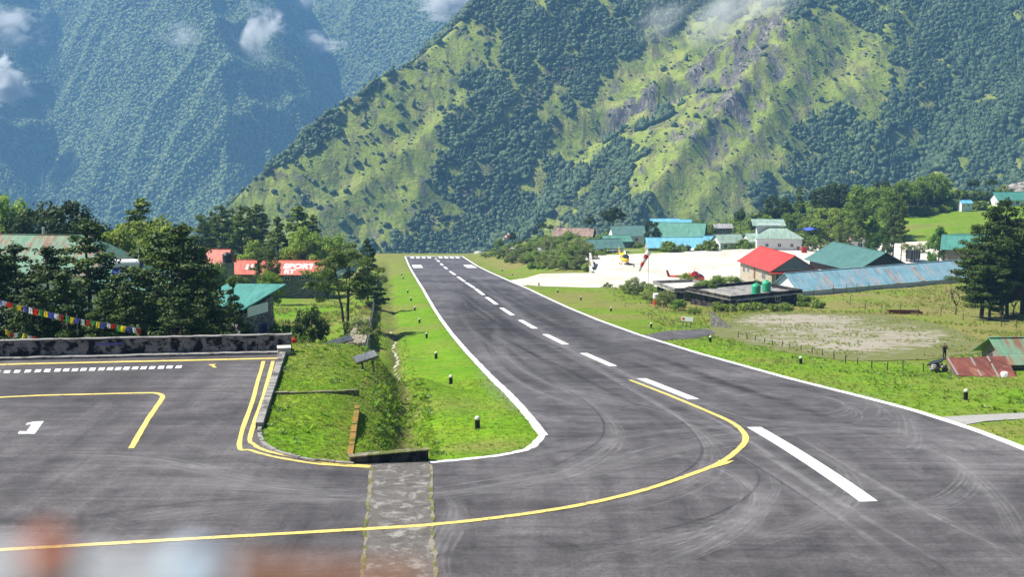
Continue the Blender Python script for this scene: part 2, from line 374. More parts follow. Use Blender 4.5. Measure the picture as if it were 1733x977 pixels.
foliage('grass_blade', (0.16, 0.32, 0.016), (0.29, 0.41, 0.038), 0.5, 0.3)
foliage('grass_blade_dry', (0.24, 0.25, 0.06), (0.36, 0.32, 0.11), 0.5, 0.3)
foliage('weed_leaf', (0.10, 0.22, 0.03), (0.20, 0.32, 0.07), 0.5, 0.3)
simple('flower_white', (0.7, 0.7, 0.62), (0.6, 0.6, 0.5), 3, 0.8)
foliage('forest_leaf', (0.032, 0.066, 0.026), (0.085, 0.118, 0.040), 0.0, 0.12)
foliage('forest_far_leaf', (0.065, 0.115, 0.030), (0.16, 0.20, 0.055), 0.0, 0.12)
foliage('slope_scrub', (0.10, 0.13, 0.045), (0.19, 0.20, 0.085), 0.0, 0.3)
foliage('forest_conifer', (0.024, 0.055, 0.024), (0.060, 0.096, 0.038), 0.0, 0.12)

# ------------------------------------------------------------------ object helpers
def tag(o, label=None, cat=None, group=None, kind=None):
    if label: o['label'] = label
    if cat: o['category'] = cat
    if group: o['group'] = group
    if kind: o['kind'] = kind
    return o
def link(o, parent=None):
    COL.objects.link(o)
    if parent is not None: o.parent = parent
    return o
def empty(name, loc=(0, 0, 0), rz=0.0, label=None, cat=None, group=None):
    o = bpy.data.objects.new(name, None); o.empty_display_size = 0.3; COL.objects.link(o)
    o.location = loc; o.rotation_euler = (0, 0, rz); tag(o, label, cat, group); return o
def np_mesh(name, verts, quads=None, tris=None, smooth=False):
    me = bpy.data.meshes.new(name); verts = np.asarray(verts, np.float32)
    me.vertices.add(len(verts)); me.vertices.foreach_set('co', verts.ravel())
    nq = 0 if quads is None else len(quads); ntr = 0 if tris is None else len(tris)
    idx = np.concatenate([np.asarray(quads).ravel() if nq else np.zeros(0), np.asarray(tris).ravel() if ntr else np.zeros(0)]).astype(np.int32)
    me.loops.add(len(idx)); me.loops.foreach_set('vertex_index', idx)
    me.polygons.add(nq + ntr)
    start = np.concatenate([np.arange(nq) * 4, nq * 4 + np.arange(ntr) * 3]).astype(np.int32)
    me.polygons.foreach_set('loop_start', start)
    me.update(calc_edges=True); me.validate()
    if smooth: me.polygons.foreach_set('use_smooth', np.ones(len(me.polygons), bool))
    return me
class MB:
    def __init__(s): s.v = []; s.f = []
    def add(s, vs, fs):
        n = len(s.v); s.v += [tuple(v) for v in vs]; s.f += [tuple(n + i for i in f) for f in fs]; return s
    def box(s, x0, x1, y0, y1, z0, z1, M=None):
        vs = [Vector((x, y, z)) for z in (z0, z1) for x, y in ((x0, y0), (x1, y0), (x1, y1), (x0, y1))]
        if M is not None: vs = [M @ v for v in vs]
        return s.add(vs, [(3, 2, 1, 0), (4, 5, 6, 7), (0, 1, 5, 4), (1, 2, 6, 5), (2, 3, 7, 6), (3, 0, 4, 7)])
    def tube(s, p, q, r0, r1=None, n=8, caps=True):
        p = Vector(p); q = Vector(q); r1 = r0 if r1 is None else r1; d = (q - p).normalized()
        a = d.orthogonal().normalized(); b = d.cross(a); vs = []
        for c, r in ((p, r0), (q, r1)):
            for i in range(n):
                t = 2 * math.pi * i / n; vs.append(c + a * (r * math.cos(t)) + b * (r * math.sin(t)))
        fs = [(i, (i + 1) % n, n + (i + 1) % n, n + i) for i in range(n)]
        if caps: fs += [tuple(range(n - 1, -1, -1)), tuple(range(n, 2 * n))]
        return s.add(vs, fs)
    def path(s, pts, rads, n=7):
        for i in range(len(pts) - 1): s.tube(pts[i], pts[i + 1], rads[i], rads[i + 1], n, caps=(i == len(pts) - 2))
        return s
    def lathe(s, prof, n=16, c=(0, 0, 0), M=None):
        vs = []
        for r, z in prof:
            for i in range(n):
                t = 2 * math.pi * i / n; v = Vector((c[0] + r * math.cos(t), c[1] + r * math.sin(t), c[2] + z)); vs.append(M @ v if M is not None else v)
        fs = [(k * n + i, k * n + (i + 1) % n, (k + 1) * n + (i + 1) % n, (k + 1) * n + i) for k in range(len(prof) - 1) for i in range(n)]
        fs += [tuple(range(n - 1, -1, -1)), tuple((len(prof) - 1) * n + i for i in range(n))]
        return s.add(vs, fs)
    def prism(s, poly, z0, z1):
        n = len(poly); vs = [(x, y, z0) for x, y in poly] + [(x, y, z1) for x, y in poly]
        return s.add(vs, [tuple(range(n - 1, -1, -1)), tuple(range(n, 2 * n))] + [(i, (i + 1) % n, n + (i + 1) % n, n + i) for i in range(n)])
    def slab(s, a, b, c, d, th):
        """a four-cornered sheet of thickness th (downwards)"""
        vs = [Vector(p) for p in (a, b, c, d)]; n = (vs[1] - vs[0]).cross(vs[3] - vs[0]).normalized()
        if n.z < 0: n = -n
        lo = [v - n * th for v in vs]
        return s.add(vs + lo, [(0, 1, 2, 3), (7, 6, 5, 4), (0, 4, 5, 1), (1, 5, 6, 2), (2, 6, 7, 3), (3, 7, 4, 0)])
    def mesh(s, name, smooth=False):
        me = bpy.data.meshes.new(name); me.from_pydata([tuple(v) for v in s.v], [], s.f); me.update()
        bm = bmesh.new(); bm.from_mesh(me); bmesh.ops.recalc_face_normals(bm, faces=bm.faces); bm.to_mesh(me); bm.free()
        if smooth: me.polygons.foreach_set('use_smooth', np.ones(len(me.polygons), bool))
        return me
    def build(s, name, mat, parent=None, smooth=False, bevel=0.0):
        o = bpy.data.objects.new(name, s.mesh(name, smooth)); link(o, parent)
        o.data.materials.append(MATS[mat])
        if bevel:
            m = o.modifiers.new('bevel', 'BEVEL'); m.width = bevel; m.segments = 2; m.limit_method = 'ANGLE'
        return o
def part(name, mat, parent, mesh):
    o = bpy.data.objects.new(name, mesh); link(o, parent)
    if mat and not mesh.materials: mesh.materials.append(MATS[mat])
    return o
def copy_tree(o, parent=None):
    c = o.copy(); COL.objects.link(c); c.parent = parent
    for ch in o.children: copy_tree(ch, c)
    return c
def set_attr(me, name, vals):
    a = me.attributes.new(name, 'FLOAT', 'POINT'); a.data.foreach_set('value', np.asarray(vals, np.float32))
def catmull(pts, n=12, closed=False):
    P = [np.array(p, float) for p in pts]; out = []
    Q = [2 * P[0] - P[1]] + P + [2 * P[-1] - P[-2]]
    for i in range(1, len(Q) - 2):
        for k in range(n):
            t = k / n; a, b, c, d = Q[i - 1], Q[i], Q[i + 1], Q[i + 2]
            out.append(0.5 * ((2 * b) + (-a + c) * t + (2 * a - 5 * b + 4 * c - d) * t * t + (-a + 3 * b - 3 * c + d) * t ** 3))
    out.append(P[-1]); return np.array(out)
def ribbon(name, xy, width, mat, parent, dz=0.012, fn=Hs, jag=0.0, taper=False):
    """painted strip draped over the ground"""
    xy = np.asarray(xy, float)[:, :2]; res = [xy[0]]
    for a, b in zip(xy[:-1], xy[1:]):
        k = max(1, int(np.linalg.norm(b - a) / 1.5))
        for i in range(1, k + 1): res.append(a + (b - a) * i / k)
    p = np.array(res); d = np.gradient(p, axis=0); d /= np.linalg.norm(d, axis=1)[:, None] + 1e-9
    nrm = np.stack([-d[:, 1], d[:, 0]], 1); w = np.full(len(p), width / 2)
    if taper: w = w * np.sin(np.linspace(0.15, math.pi - 0.15, len(p)))
    j = lambda: (rng.random(len(p)) - 0.5) * jag
    L = p + nrm * (w + j())[:, None]; R = p - nrm * (w + j())[:, None]; n = len(p)
    soft = mat.startswith('rubber'); rows = [L, p, R] if soft else [L, R]
    v = np.concatenate([np.column_stack([q_, fn(q_[:, 0], q_[:, 1]) + dz]) for q_ in rows])
    q = np.array([(k * n + i, (k + 1) * n + i, (k + 1) * n + i + 1, k * n + i + 1) for k in range(len(rows) - 1) for i in range(n - 1)])
    o = bpy.data.objects.new(name, np_mesh(name, v, q)); link(o, parent); o.data.materials.append(MATS[mat])
    if soft: set_attr(o.data, 'fade', np.concatenate([np.zeros(n), np.sin(np.linspace(0, math.pi, n)) ** .6, np.zeros(n)]))
    return o
def px_path(pts, fn=None): return [gp(x, y, fn=fn)[:2] for x, y in pts]
def paint_poly(name, pts_xy, mat, parent, dz=0.013, fn=Hs):
    v = [(x, y, float(fn(x, y)) + dz) for x, y in pts_xy]
    me = bpy.data.meshes.new(name); me.from_pydata(v, [], [tuple(range(len(v)))]); me.update()
    bm = bmesh.new(); bm.from_mesh(me); bmesh.ops.triangulate(bm, faces=bm.faces); bmesh.ops.recalc_face_normals(bm, faces=bm.faces)
    bm.to_mesh(me); bm.free()
    o = bpy.data.objects.new(name, me); link(o, parent); me.materials.append(MATS[mat]); return o
def inside(poly, x, y):
    x = np.asarray(x); y = np.asarray(y); c = np.zeros(x.shape, bool); n = len(poly)
    for i in range(n):
        (x0, y0), (x1, y1) = poly[i], poly[(i + 1) % n]
        c ^= ((y0 > y) != (y1 > y)) & (x < (x1 - x0) * (y - y0) / (y1 - y0 + 1e-12) + x0)
    return c
def edge_dist(poly, x, y):
    d = np.full(np.shape(x), 1e9)
    for i in range(len(poly)):
        (x0, y0), (x1, y1) = poly[i], poly[(i + 1) % len(poly)]
        ex, ey = x1 - x0, y1 - y0; L = ex * ex + ey * ey + 1e-12
        t = np.clip(((x - x0) * ex + (y - y0) * ey) / L, 0, 1)
        d = np.minimum(d, np.hypot(x - x0 - t * ex, y - y0 - t * ey))
    return d
def sheet(name, poly, mat, fn, dz=0.0, step=2.0, skirt=0.25, kind='structure'):
    """a paved or gravelled sheet cut to a plan outline, draped on the ground, with an edge skirt"""
    b = []
    for (x0, y0), (x1, y1) in zip(poly, poly[1:] + poly[:1]):
        k = max(1, int(math.hypot(x1 - x0, y1 - y0) / step))
        b += [(x0 + (x1 - x0) * i / k, y0 + (y1 - y0) * i / k) for i in range(k)]
    nb = len(b); xs = [p[0] for p in b]; ys = [p[1] for p in b]
    gx, gy = np.meshgrid(np.arange(min(xs), max(xs), step), np.arange(min(ys), max(ys), step)); gx = gx.ravel(); gy = gy.ravel()
    ok = inside(poly, gx, gy); ok &= edge_dist(poly, gx, gy) > step * 0.4
    pts = [Vector(p) for p in b] + [Vector((x, y)) for x, y in zip(gx[ok], gy[ok])]
    vo, eo, fo, *_ = delaunay_2d_cdt(pts, [(i, (i + 1) % nb) for i in range(nb)], [], 1, 1e-5)
    X = np.array([v.x for v in vo]); Y = np.array([v.y for v in vo]); Z = fn(X, Y) + dz
    verts = [(x, y, z) for x, y, z in zip(X, Y, Z)]; faces = [tuple(f) for f in fo]
    n0 = len(verts); bz = fn(np.array(xs), np.array(ys)) + dz
    verts += [(x, y, z) for x, y, z in zip(xs, ys, bz)] + [(x, y, z - skirt) for x, y, z in zip(xs, ys, bz)]
    faces += [(n0 + i, n0 + (i + 1) % nb, n0 + nb + (i + 1) % nb, n0 + nb + i) for i in range(nb)]
    me = bpy.data.meshes.new(name); me.from_pydata(verts, [], faces); me.update()
    bm = bmesh.new(); bm.from_mesh(me)
    for f in bm.faces:
        f.normal_update()
        if abs(f.normal.z) > .2 and f.normal.z < 0: f.normal_flip()
    bm.to_mesh(me); bm.free()
    o = bpy.data.objects.new(name, me); link(o); me.materials.append(MATS[mat]); tag(o, kind=kind); return o

# ------------------------------------------------------------------ plan outlines
def edge_pt(Y, side=-1): return (21.4 - 0.1003 * Y + side * HW, Y)
ISLAND_PX = [(480, 600), (464, 650), (447, 700), (439, 732), (450, 757), (490, 773), (545, 783), (600, 787)]
STRIP_PX = [(728, 782), (800, 775), (860, 766), (893, 757)]
island_edge = [tuple(p) for p in catmull(px_path(ISLAND_PX), 5)]
strip_edge = [tuple(p) for p in catmull(px_path(STRIP_PX) + [edge_pt(70.2)], 5)]
wall_l, wall_r = gp(0, 609)[:2], gp(486, 598)[:2]
RUNWAY = [edge_pt(20), edge_pt(553), edge_pt(553, 1), edge_pt(20, 1)]
APRON = [edge_pt(20)] + strip_edge[::-1] + island_edge[::-1] + [tuple(wall_r), tuple(wall_l), (-80, wall_l[1] - 2.5), (-80, 20)]
HELIPAD = [edge_pt(318, 1), (9, 320), (30, 321), (56, 318), (72, 312), (96, 318), (140, 326), (150, 424), (120, 424), (85, 410), (34, 391), (23, 389), (22, 349), (12, 348), edge_pt(347, 1)]
yard_px = [(1262, 531), (1330, 529), (1420, 531), (1500, 534), (1570, 546), (1640, 566), (1672, 590), (1600, 606), (1500, 611), (1400, 607), (1300, 590), (1225, 573), (1195, 566), (1210, 553)]
YARD = [(float(p[0]), float(p[1])) for p in catmull(px_path(yard_px + yard_px[:1]), 7)[:-1]]
YARD = [(x + 1.6 * float(fbm(x / 3.0, y / 3.0, 77, 3)), y + 3.0 * float(fbm(x / 3.0 + 9, y / 3.0, 78, 3))) for x, y in YARD]
STUB = [tuple(p) for p in (lambda a: [edge_pt(a[0][1] , 1)] + a[1:-1] + [edge_pt(a[-1][1], 1)])(px_path([(1092, 568), (1125, 561), (1200, 557), (1212, 566), (1180, 573), (1143, 577)]))]
PATH = [edge_pt(gp(1612, 707)[1], 1)] + [tuple(p) for p in px_path([(1640, 704), (1733, 700), (1800, 699), (1800, 708), (1733, 710), (1668, 714)])] + [edge_pt(gp(1650, 720)[1], 1)]
SHEETS = [RUNWAY, APRON, HELIPAD, YARD, STUB, PATH]
def heli_z(X, Y):
    f = Hs(X, Y); return np.where(X > 9, np.maximum(HELI_Z, f + 0.03), lerp(f, np.maximum(HELI_Z, f + .03), sstep(0, 9, X)))
def ground_z(X, Y):
    base = Hs(X, Y); full = H(X, Y); fade = np.ones(X.shape); dep = np.zeros(X.shape)
    for P in SHEETS:
        xs = [p[0] for p in P]; ys = [p[1] for p in P]
        near = (X > min(xs) - 4) & (X < max(xs) + 4) & (Y > min(ys) - 4) & (Y < max(ys) + 4)
        xi = X[near]; yi = Y[near]; ins = inside(P, xi, yi); d = edge_dist(P, xi, yi)
        fade[near] = np.minimum(fade[near], np.where(ins, 0, sstep(0.2, 2.5, d)))
        mg = np.where(yi > 150, 3.2, 0.7) if P is not YARD else 1.2
        dep[near] = np.maximum(dep[near], np.where(ins, np.where(d > mg, 0.35, 0.06), 0.0))
    # keep the drain cut even close to the apron
    cut = sstep(-0.25, -0.8, full - base)
    fade = np.maximum(fade, cut * (dep == 0))
    return lerp(base, full, fade) - dep

# ------------------------------------------------------------------ ground sheet
def axis(segs):
    out = []
    for a, b, st in segs: out += list(np.arange(a, b, st))
    return np.array(out + [segs[-1][1]])
gx = axis([(-2600, -700, 190), (-700, -200, 40), (-200, -60, 6), (-60, -16, 1.2), (-16, 6, 0.45), (6, 24, 1.5), (24, 70, 1.0), (70, 220, 4), (220, 700, 40), (700, 2200, 190)])
gy = axis([(-40, 55, 5), (55, 120, 0.55), (120, 180, 1.1), (180, 330, 2.2), (330, 590, 4), (590, 1300, 45), (1300, 5200, 260)])
GX, GY = np.meshgrid(gx, gy); shp = GX.shape; gxr = GX.ravel(); gyr = GY.ravel()
gz = ground_z(gxr, gyr)
idx = np.arange(gxr.size).reshape(shp)
quads = np.stack([idx[:-1, :-1], idx[:-1, 1:], idx[1:, 1:], idx[1:, :-1]], -1).reshape(-1, 4)
gme = np_mesh('ground', np.column_stack([gxr, gyr, gz]), quads, smooth=True)
tt = lat(gxr, gyr); nz = fbm(gxr / 9, gyr / 9, 11, 4)
lush = sstep(-20.5, -18.5, tt) * (tt < 0) * (1 - sstep(300, 420, gyr)) + (tt > 0) * (1 - sstep(24, 33, tt)) * (1 - sstep(135, 160, gyr))
lush = np.clip(lush + (gxr < -10) * (gyr < 94) * .95 + np.exp(-(((gxr + 48) / 17) ** 2 + ((gyr - 235) / 34) ** 2)) * 1.6 + sstep(90, 130, gxr) * sstep(420, 440, gyr) * .35, 0, 1)
lush = np.clip(lush * (0.85 + 1.2 * nz), 0, 1)
dry = np.clip(0.75 * sstep(0.0, 0.5, fbm(gxr / 14, gyr / 14, 23, 4) + 0.12) + 0.45 * sstep(380, 480, gyr) * (gxr < 60), 0, 1)
dry = np.clip(dry + sstep(24, 36, gxr) * sstep(118, 150, gyr) * (1 - sstep(270, 300, gyr)) * 0.95 * (0.75 + 1.3 * nz), 0, 1) * (1 - 0.6 * lush)
dpatch = np.exp(-(((gxr + 1.6) / 2.6) ** 2 + ((gyr - 67.2) / 2.0) ** 2)); dry = np.clip(dry + .8 * dpatch, 0, 1)
soil = np.clip(sstep(0.32, 0.6, fbm(gxr / 6, gyr / 6, 31, 4)) * 0.35, 0, 1)
soil = np.clip(soil + np.exp(-((tt + 20.3) / 0.45) ** 2) * 0.7 * (gyr < 480), 0, 1)
for nme, a in (('lush', lush), ('dry', dry), ('soil', soil)): set_attr(gme, nme, a)
ground = link(bpy.data.objects.new('ground', gme)); gme.materials.append(MATS['grass']); tag(ground, kind='structure')

# ------------------------------------------------------------------ runway, apron and other surfaces
rows = np.arange(20, 553.1, 1.5); cols = np.linspace(-HW, HW, 11)
RV = np.array([(21.4 - .1003 * y + t, y, float(G0(y)) if True else 0) for y in rows for t in cols])
RV[:, 2] = Hs(RV[:, 0], RV[:, 1])
nc = len(cols); RQ = np.array([(r * nc + c, r * nc + c + 1, (r + 1) * nc + c + 1, (r + 1) * nc + c) for r in range(len(rows) - 1) for c in range(nc - 1)])
runway = link(bpy.data.objects.new('runway', np_mesh('runway', RV, RQ, smooth=True))); runway.data.materials.append(MATS['asphalt_runway']); tag(runway, kind='structure')
apron = sheet('apron', APRON, 'asphalt_apron', Hs, 0.0, 1.8)
helipad = sheet('helipad', HELIPAD, 'helipad_gravel', heli_z, 0.02, 4.0, skirt=2.6)
yard = sheet('gravel_yard', YARD, 'yard_gravel', Hs, 0.03, 1.4)
_yv = np.array([v.co[:] for v in yard.data.vertices]); _px, _py = proj(_yv[:, 0], _yv[:, 1], _yv[:, 2])
_bare = sum(k * np.exp(-(((_px - a) / ra) ** 2 + ((_py - b) / rb) ** 2)) for k, a, b, ra, rb in ((.75, 1330, 540, 120, 9), (.7, 1440, 585, 85, 13), (.5, 1400, 560, 120, 14), (.45, 1560, 570, 70, 16), (.35, 1300, 580, 70, 10)))
set_attr(yard.data, 'bare', np.clip(_bare, 0, 1) * sstep(0, 4, edge_dist(YARD, _yv[:, 0], _yv[:, 1])))
stub = sheet('side_road', STUB, 'asphalt_apron', Hs, 0.035, 1.5)
path = sheet('path', PATH, 'path_gravel', Hs, 0.03, 1.2)
slab_poly = [tuple(p) for p in px_path([(630, 788), (726, 783), (729, 830), (733, 900), (737, 990), (739, 1040), (610, 1040), (614, 985), (621, 900), (627, 830)])]
slab = sheet('concrete_path', slab_poly, 'drain_slab', Hs, 0.016, 1.0, skirt=0.1)

# markings: parts of the runway and the apron
def line_pt(Y, t): return np.array((21.4 - 0.1003 * Y + t, Y))
Yc = lambda x: 32.0 * 1462.0 / (x - 650.0) * 0.9925 - 1.6     # forward distance of a centreline mark seen at photo column x
for a, b in ((1470, 1275), (1173, 1085), (1037, 987), (957, 922), (905, 880), (867, 848), (840, 823), (818, 804), (802, 788), (786, 774), (770, 761)):
    ribbon('centre_line', [line_pt(Yc(a), 0), line_pt(Yc(b), 0)], 0.84, 'paint_white', runway)
for ya, yb in ((436, 455), (468, 484), (499, 513), (525, 533)):
    ribbon('centre_line', [line_pt(ya, 0), line_pt(yb, 0)], 0.95, 'paint_white', runway)
ribbon('edge_line', [line_pt(552, -12.45), line_pt(300, -12.45), line_pt(92, -12.5), line_pt(80, -12.6), line_pt(70.0, -12.62)], 0.56, 'paint_white', runway, jag=0.07)
ribbon('edge_line', [line_pt(552, 12.45), line_pt(300, 12.45), line_pt(60, 12.45), line_pt(25, 12.45)], 0.6, 'paint_white', runway, jag=0.05)
ribbon('threshold_line', [line_pt(551, -12), line_pt(551, 12)], 2.4, 'paint_white', runway)
for t in (-9.6, -7.2, -4.8, -2.4, 2.4, 4.8, 7.2, 9.6):
    ribbon('threshold_bar', [line_pt(533, t), line_pt(546, t)], 1.5, 'paint_white', runway)
for t in (-9.6, 9.4):
    ribbon('touchdown_block', [line_pt(446, t), line_pt(472, t)], 3.4, 'paint_white', runway)
ribbon('corner_line', catmull(px_path([(728, 783), (800, 777), (860, 769), (898, 758)]) + [line_pt(69.75, -12.75), line_pt(70.4, -12.62)], 6), 0.42, 'paint_white', apron, 0.016, jag=0.12)
lead = catmull(px_path([(-60, 938), (0, 933), (200, 921), (400, 910), (625, 897), (735, 889), (860, 876), (980, 857), (1080, 834), (1160, 808), (1220, 784), (1252, 760), (1262, 744), (1254, 728), (1232, 713), (1190, 694), (1130, 669), (1066, 644)]), 8)
ribbon('lead_in_line', lead, 0.34, 'paint_yellow', runway, 0.026, jag=0.03)
paint_poly('lead_in_arrow', px_path([(1243, 781), (1232, 787), (1205, 794), (1214, 786), (1216, 780), (1228, 783)]), 'paint_yellow', runway, 0.031)
for off, pts in ((0, [(446, 612), (430, 670), (405, 752), (425, 764), (470, 776), (540, 787), (628, 793)]), (1, [(462, 612), (446, 670), (424, 738), (429, 753), (452, 765), (500, 775), (560, 785), (628, 789.5)])):
    ribbon('apron_edge_line', catmull(px_path(pts), 6), 0.24, 'paint_yellow', apron, 0.018, jag=0.05)
ribbon('apron_edge_line', px_path([(-40, 619), (250, 612), (470, 607)]), 0.42, 'paint_yellow', apron, 0.018, jag=0.06)
ribbon('stand_line', catmull(px_path([(-40, 676), (60, 671), (160, 668), (240, 666.5), (266, 667), (275, 672), (270, 682), (248, 715), (222, 760)]), 8), 0.3, 'paint_yellow', apron, 0.018, jag=0.03)
paint_poly('small_arrow', px_path([(352, 618), (366, 617), (362, 619), (367, 623), (361, 623), (358, 620.5)]), 'paint_yellow', apron)
for zx in (-12, 28, 68, 110, 150, 187, 228, 262, 297, 331, 366, 402, 436, 468, 501, 535, 569, 603, 638, 672, 708):
    x = zx * 0.427; y = 630.3 - zx * 0.427 / 302 * 8.4
    paint_poly('stop_bar_dash', px_path([(x - 6.2, y + 2.4), (x + 3.8, y + 2.2), (x + 6.4, y - 2.4), (x - 3.4, y - 2.2)]), 'paint_white', apron)
paint_poly('stand_number', px_path([(58, 715), (74, 714), (59, 735.5), (30, 735.5), (33, 731.5), (45, 731), (53.5, 719.5), (43, 720.5), (47, 717)]), 'paint_white', apron)
# tyre scuffs: turning arcs and long wear streaks
def arc_px(pts, w, m, dz): ribbon('tyre_mark', catmull(px_path(pts), 10), w, m, runway, dz, taper=True)
k = 0
arcs = [[(735, 805), (900, 770), (1100, 735), (1300, 718), (1560, 720), (1700, 716)], [(760, 850), (950, 810), (1150, 760), (1330, 735), (1560, 725), (1720, 728)],
        [(1190, 655), (1330, 665), (1420, 680), (1440, 700), (1380, 708), (1250, 690)], [(1170, 630), (1350, 650), (1470, 680), (1490, 705), (1420, 715)],
        [(1040, 640), (1120, 690), (1190, 740), (1200, 790), (1120, 835), (960, 870)], [(820, 590), (830, 640), (880, 690), (960, 720), (1060, 730)],
        [(800, 560), (830, 610), (900, 660), (1000, 690), (1120, 705)], [(840, 545), (850, 600), (930, 650), (1050, 680), (1200, 720), (1330, 780)],
        [(1290, 780), (1310, 830), (1250, 880), (1100, 920), (900, 950)], [(1240, 800), (1290, 850), (1240, 900), (1120, 950)],
        [(1380, 720), (1560, 760), (1640, 800), (1600, 850), (1480, 860)], [(1260, 750), (1400, 840), (1600, 960)], [(1200, 740), (1380, 850), (1560, 977)],
        [(1330, 730), (1520, 840), (1733, 950)], [(1000, 600), (1150, 680), (1330, 790), (1500, 900)], [(860, 520), (960, 590), (1120, 690), (1300, 810)],
        [(640, 860), (500, 850), (300, 870), (100, 900)], [(620, 820), (450, 815), (250, 780), (60, 770)], [(750, 830), (770, 870), (740, 930), (742, 977)], [(1450, 660), (1530, 700), (1540, 740), (1500, 770)]]
arcs += [[(1150, 700), (1300, 712), (1500, 730), (1733, 745)], [(900, 560), (1000, 610), (1130, 662), (1290, 712), (1560, 720)], [(1100, 760), (1230, 800), (1280, 850), (1200, 920), (1050, 977)], [(1340, 760), (1420, 790), (1440, 830), (1380, 880), (1220, 930)],
         [(930, 640), (1010, 690), (1040, 740), (980, 790), (860, 830)], [(1480, 730), (1600, 770), (1690, 850), (1733, 930)], [(400, 840), (600, 850), (800, 830), (1000, 790), (1150, 740)], [(100, 830), (300, 820), (520, 835), (760, 850)]]
for i, a in enumerate(arcs):
    arc_px(a, 2.8 if i % 2 else 1.7, 'rubber_band', 0.0080 + 0.00012 * i)
    for j in range(6):
        o = (j - 2.5) * 7 + rng.normal(0, 3); c0 = rng.integers(0, 2); a2 = a[c0:] if len(a) - c0 >= 3 else a
        arc_px([(x + o + rng.normal(0, 2), y + o * 0.55 + rng.normal(0, 1.5)) for x, y in a2], rng.uniform(.12, .3), 'rubber_light' if j or i % 4 else 'rubber_dark', 0.0120 + 0.00004 * k); k += 1
for i in range(34):
    t0 = rng.normal(-4 if i % 2 else 4, 3.4); y0 = rng.uniform(62, 300); L = rng.uniform(50, 150)
    ribbon('tyre_mark', [line_pt(y0 + q * L / 6, t0 + rng.normal(0, .12) + 0.5 * math.sin(q * .8 + i)) for q in range(7)], rng.uniform(0.6, 3.2), 'rubber_dark' if i % 3 else 'rubber_light', runway, 0.0040 + 0.0001 * i)
for i in range(7):
    t0 = (-9, -7, -5, 3, 6, 8, -3)[i]; y0 = (95, 120, 160, 95, 130, 180, 85)[i]
    ribbon('tyre_mark', [line_pt(y0 + q * 22, t0 + .6 * math.sin(q + i)) for q in range(7)], 5.0, 'rubber_dark', runway, 0.0030 + 0.0001 * i)
for i in range(22):
    y0 = rng.uniform(100, 330); t0 = rng.uniform(-11.8, -6); sg = rng.uniform(-.5, 1.2)
    ribbon('tyre_mark', [line_pt(y0 - q * sg + rng.normal(0, .15), t0 + q * 1.9) for q in range(6)], rng.uniform(.5, 1.4), 'rubber_dark', runway, 0.0170 + 0.0001 * i)

# ------------------------------------------------------------------ mountains
def grid_mesh(name, xs, ys, zf):
    X, Y = np.meshgrid(xs, ys); sh = X.shape; X = X.ravel(); Y = Y.ravel(); Z = zf(X, Y)
    i = np.arange(X.size).reshape(sh); q = np.stack([i[:-1, :-1], i[:-1, 1:], i[1:, 1:], i[1:, :-1]], -1).reshape(-1, 4)
    return np_mesh(name, np.column_stack([X, Y, Z]), q, smooth=True), X, Y, Z
def cliffiness(X, Y):
    """rock bands of the spur on the right"""
    e = X - 0.45 * (Y - 1350)
    return np.exp(-((e - 235) / 55) ** 2) * sstep(1200, 1290, Y) * (1 - sstep(1440, 1500, Y)) + np.exp(-(((X - 150) / 95) ** 2 + ((Y - 1392 - 0.18 * (X - 150)) / 20) ** 2))
def near_z(X, Y):
    e = X - 0.78 * (Y - 1350)
    z = 0.75 * (Y - 1350) + 18
    q = -(e + 150 + 14 * sstep(1420, 1220, Y)) / math.hypot(1, .78)
    z = z - np.maximum(0, q) * 1.25
    prof = np.interp(e, [-900, -190, -95, -20, 70, 150, 250, 330, 450, 620, 900, 1500], [0, 0, -12, -30, -44, -22, 26, 6, -16, 10, -10, 0])
    z = z + prof
    rid = 1 - np.abs(2 * vnoise(e / 46, (Y + .3 * X) / 330, 41)) * 2
    z = z + 7 * rid + 20 * fbm(X / 170, Y / 170, 43, 4) + 3.5 * fbm(X / 24, Y / 24, 47, 4)
    c = cliffiness(X, Y)
    st = np.abs(vnoise(X / 9, Y / 26, 51)) * 20 + 9 * vnoise(X / 22, Y / 17, 53)
    z = z + c * (st - 4) + 11 * np.tanh((Y - 1392 - .18 * (X - 150)) / 5.0) * np.exp(-(((X - 150) / 95) ** 2 + ((Y - 1392 - .18 * (X - 150)) / 34) ** 2))
    return z
def far_z(X, Y):
    wx = 90 * fbm(X / 500, Y / 500, 101, 3); s = X + 0.32 * (Y - 3300) + wx
    prof = np.interp(s, [-3200, -2100, -1780, -1500, -1190, -1000, -790, -560, -400, -120, 300, 900], [0, 90, -90, 140, -170, 30, 220, 10, -210, 110, -60, 0])
    r = 0.74 * (Y - 3300) + 20 + prof
    q = X - 0.55 * (Y - 3300) + 1.3 * wx
    rid = 1 - np.abs(2 * vnoise(q / 130, Y / 700, 61)) * 2; rid2 = 1 - np.abs(2 * vnoise((X + .7 * Y) / 85, (Y - .4 * X) / 300, 65)) * 2
    return r + 34 * rid + 16 * rid2 + 95 * fbm(X / 360, Y / 360, 63, 4) + 9 * fbm(X / 60, Y / 60, 67, 3)
nm, NX, NY, NZ = grid_mesh('mountain_near', axis([(-560, 820, 4.6), (820, 1500, 25)]), axis([(1020, 1150, 12), (1150, 1640, 4.2), (1640, 2050, 16)]), near_z)
npx, npy = proj(NX, NY, NZ)
def blob(px, py, cx, cy, rx, ry, ang):
    a = math.radians(ang); dx = px - cx; dy = py - cy
    u = dx * math.cos(a) + dy * math.sin(a); v = -dx * math.sin(a) + dy * math.cos(a)
    return np.exp(-((u / rx) ** 2 + (v / ry) ** 2))
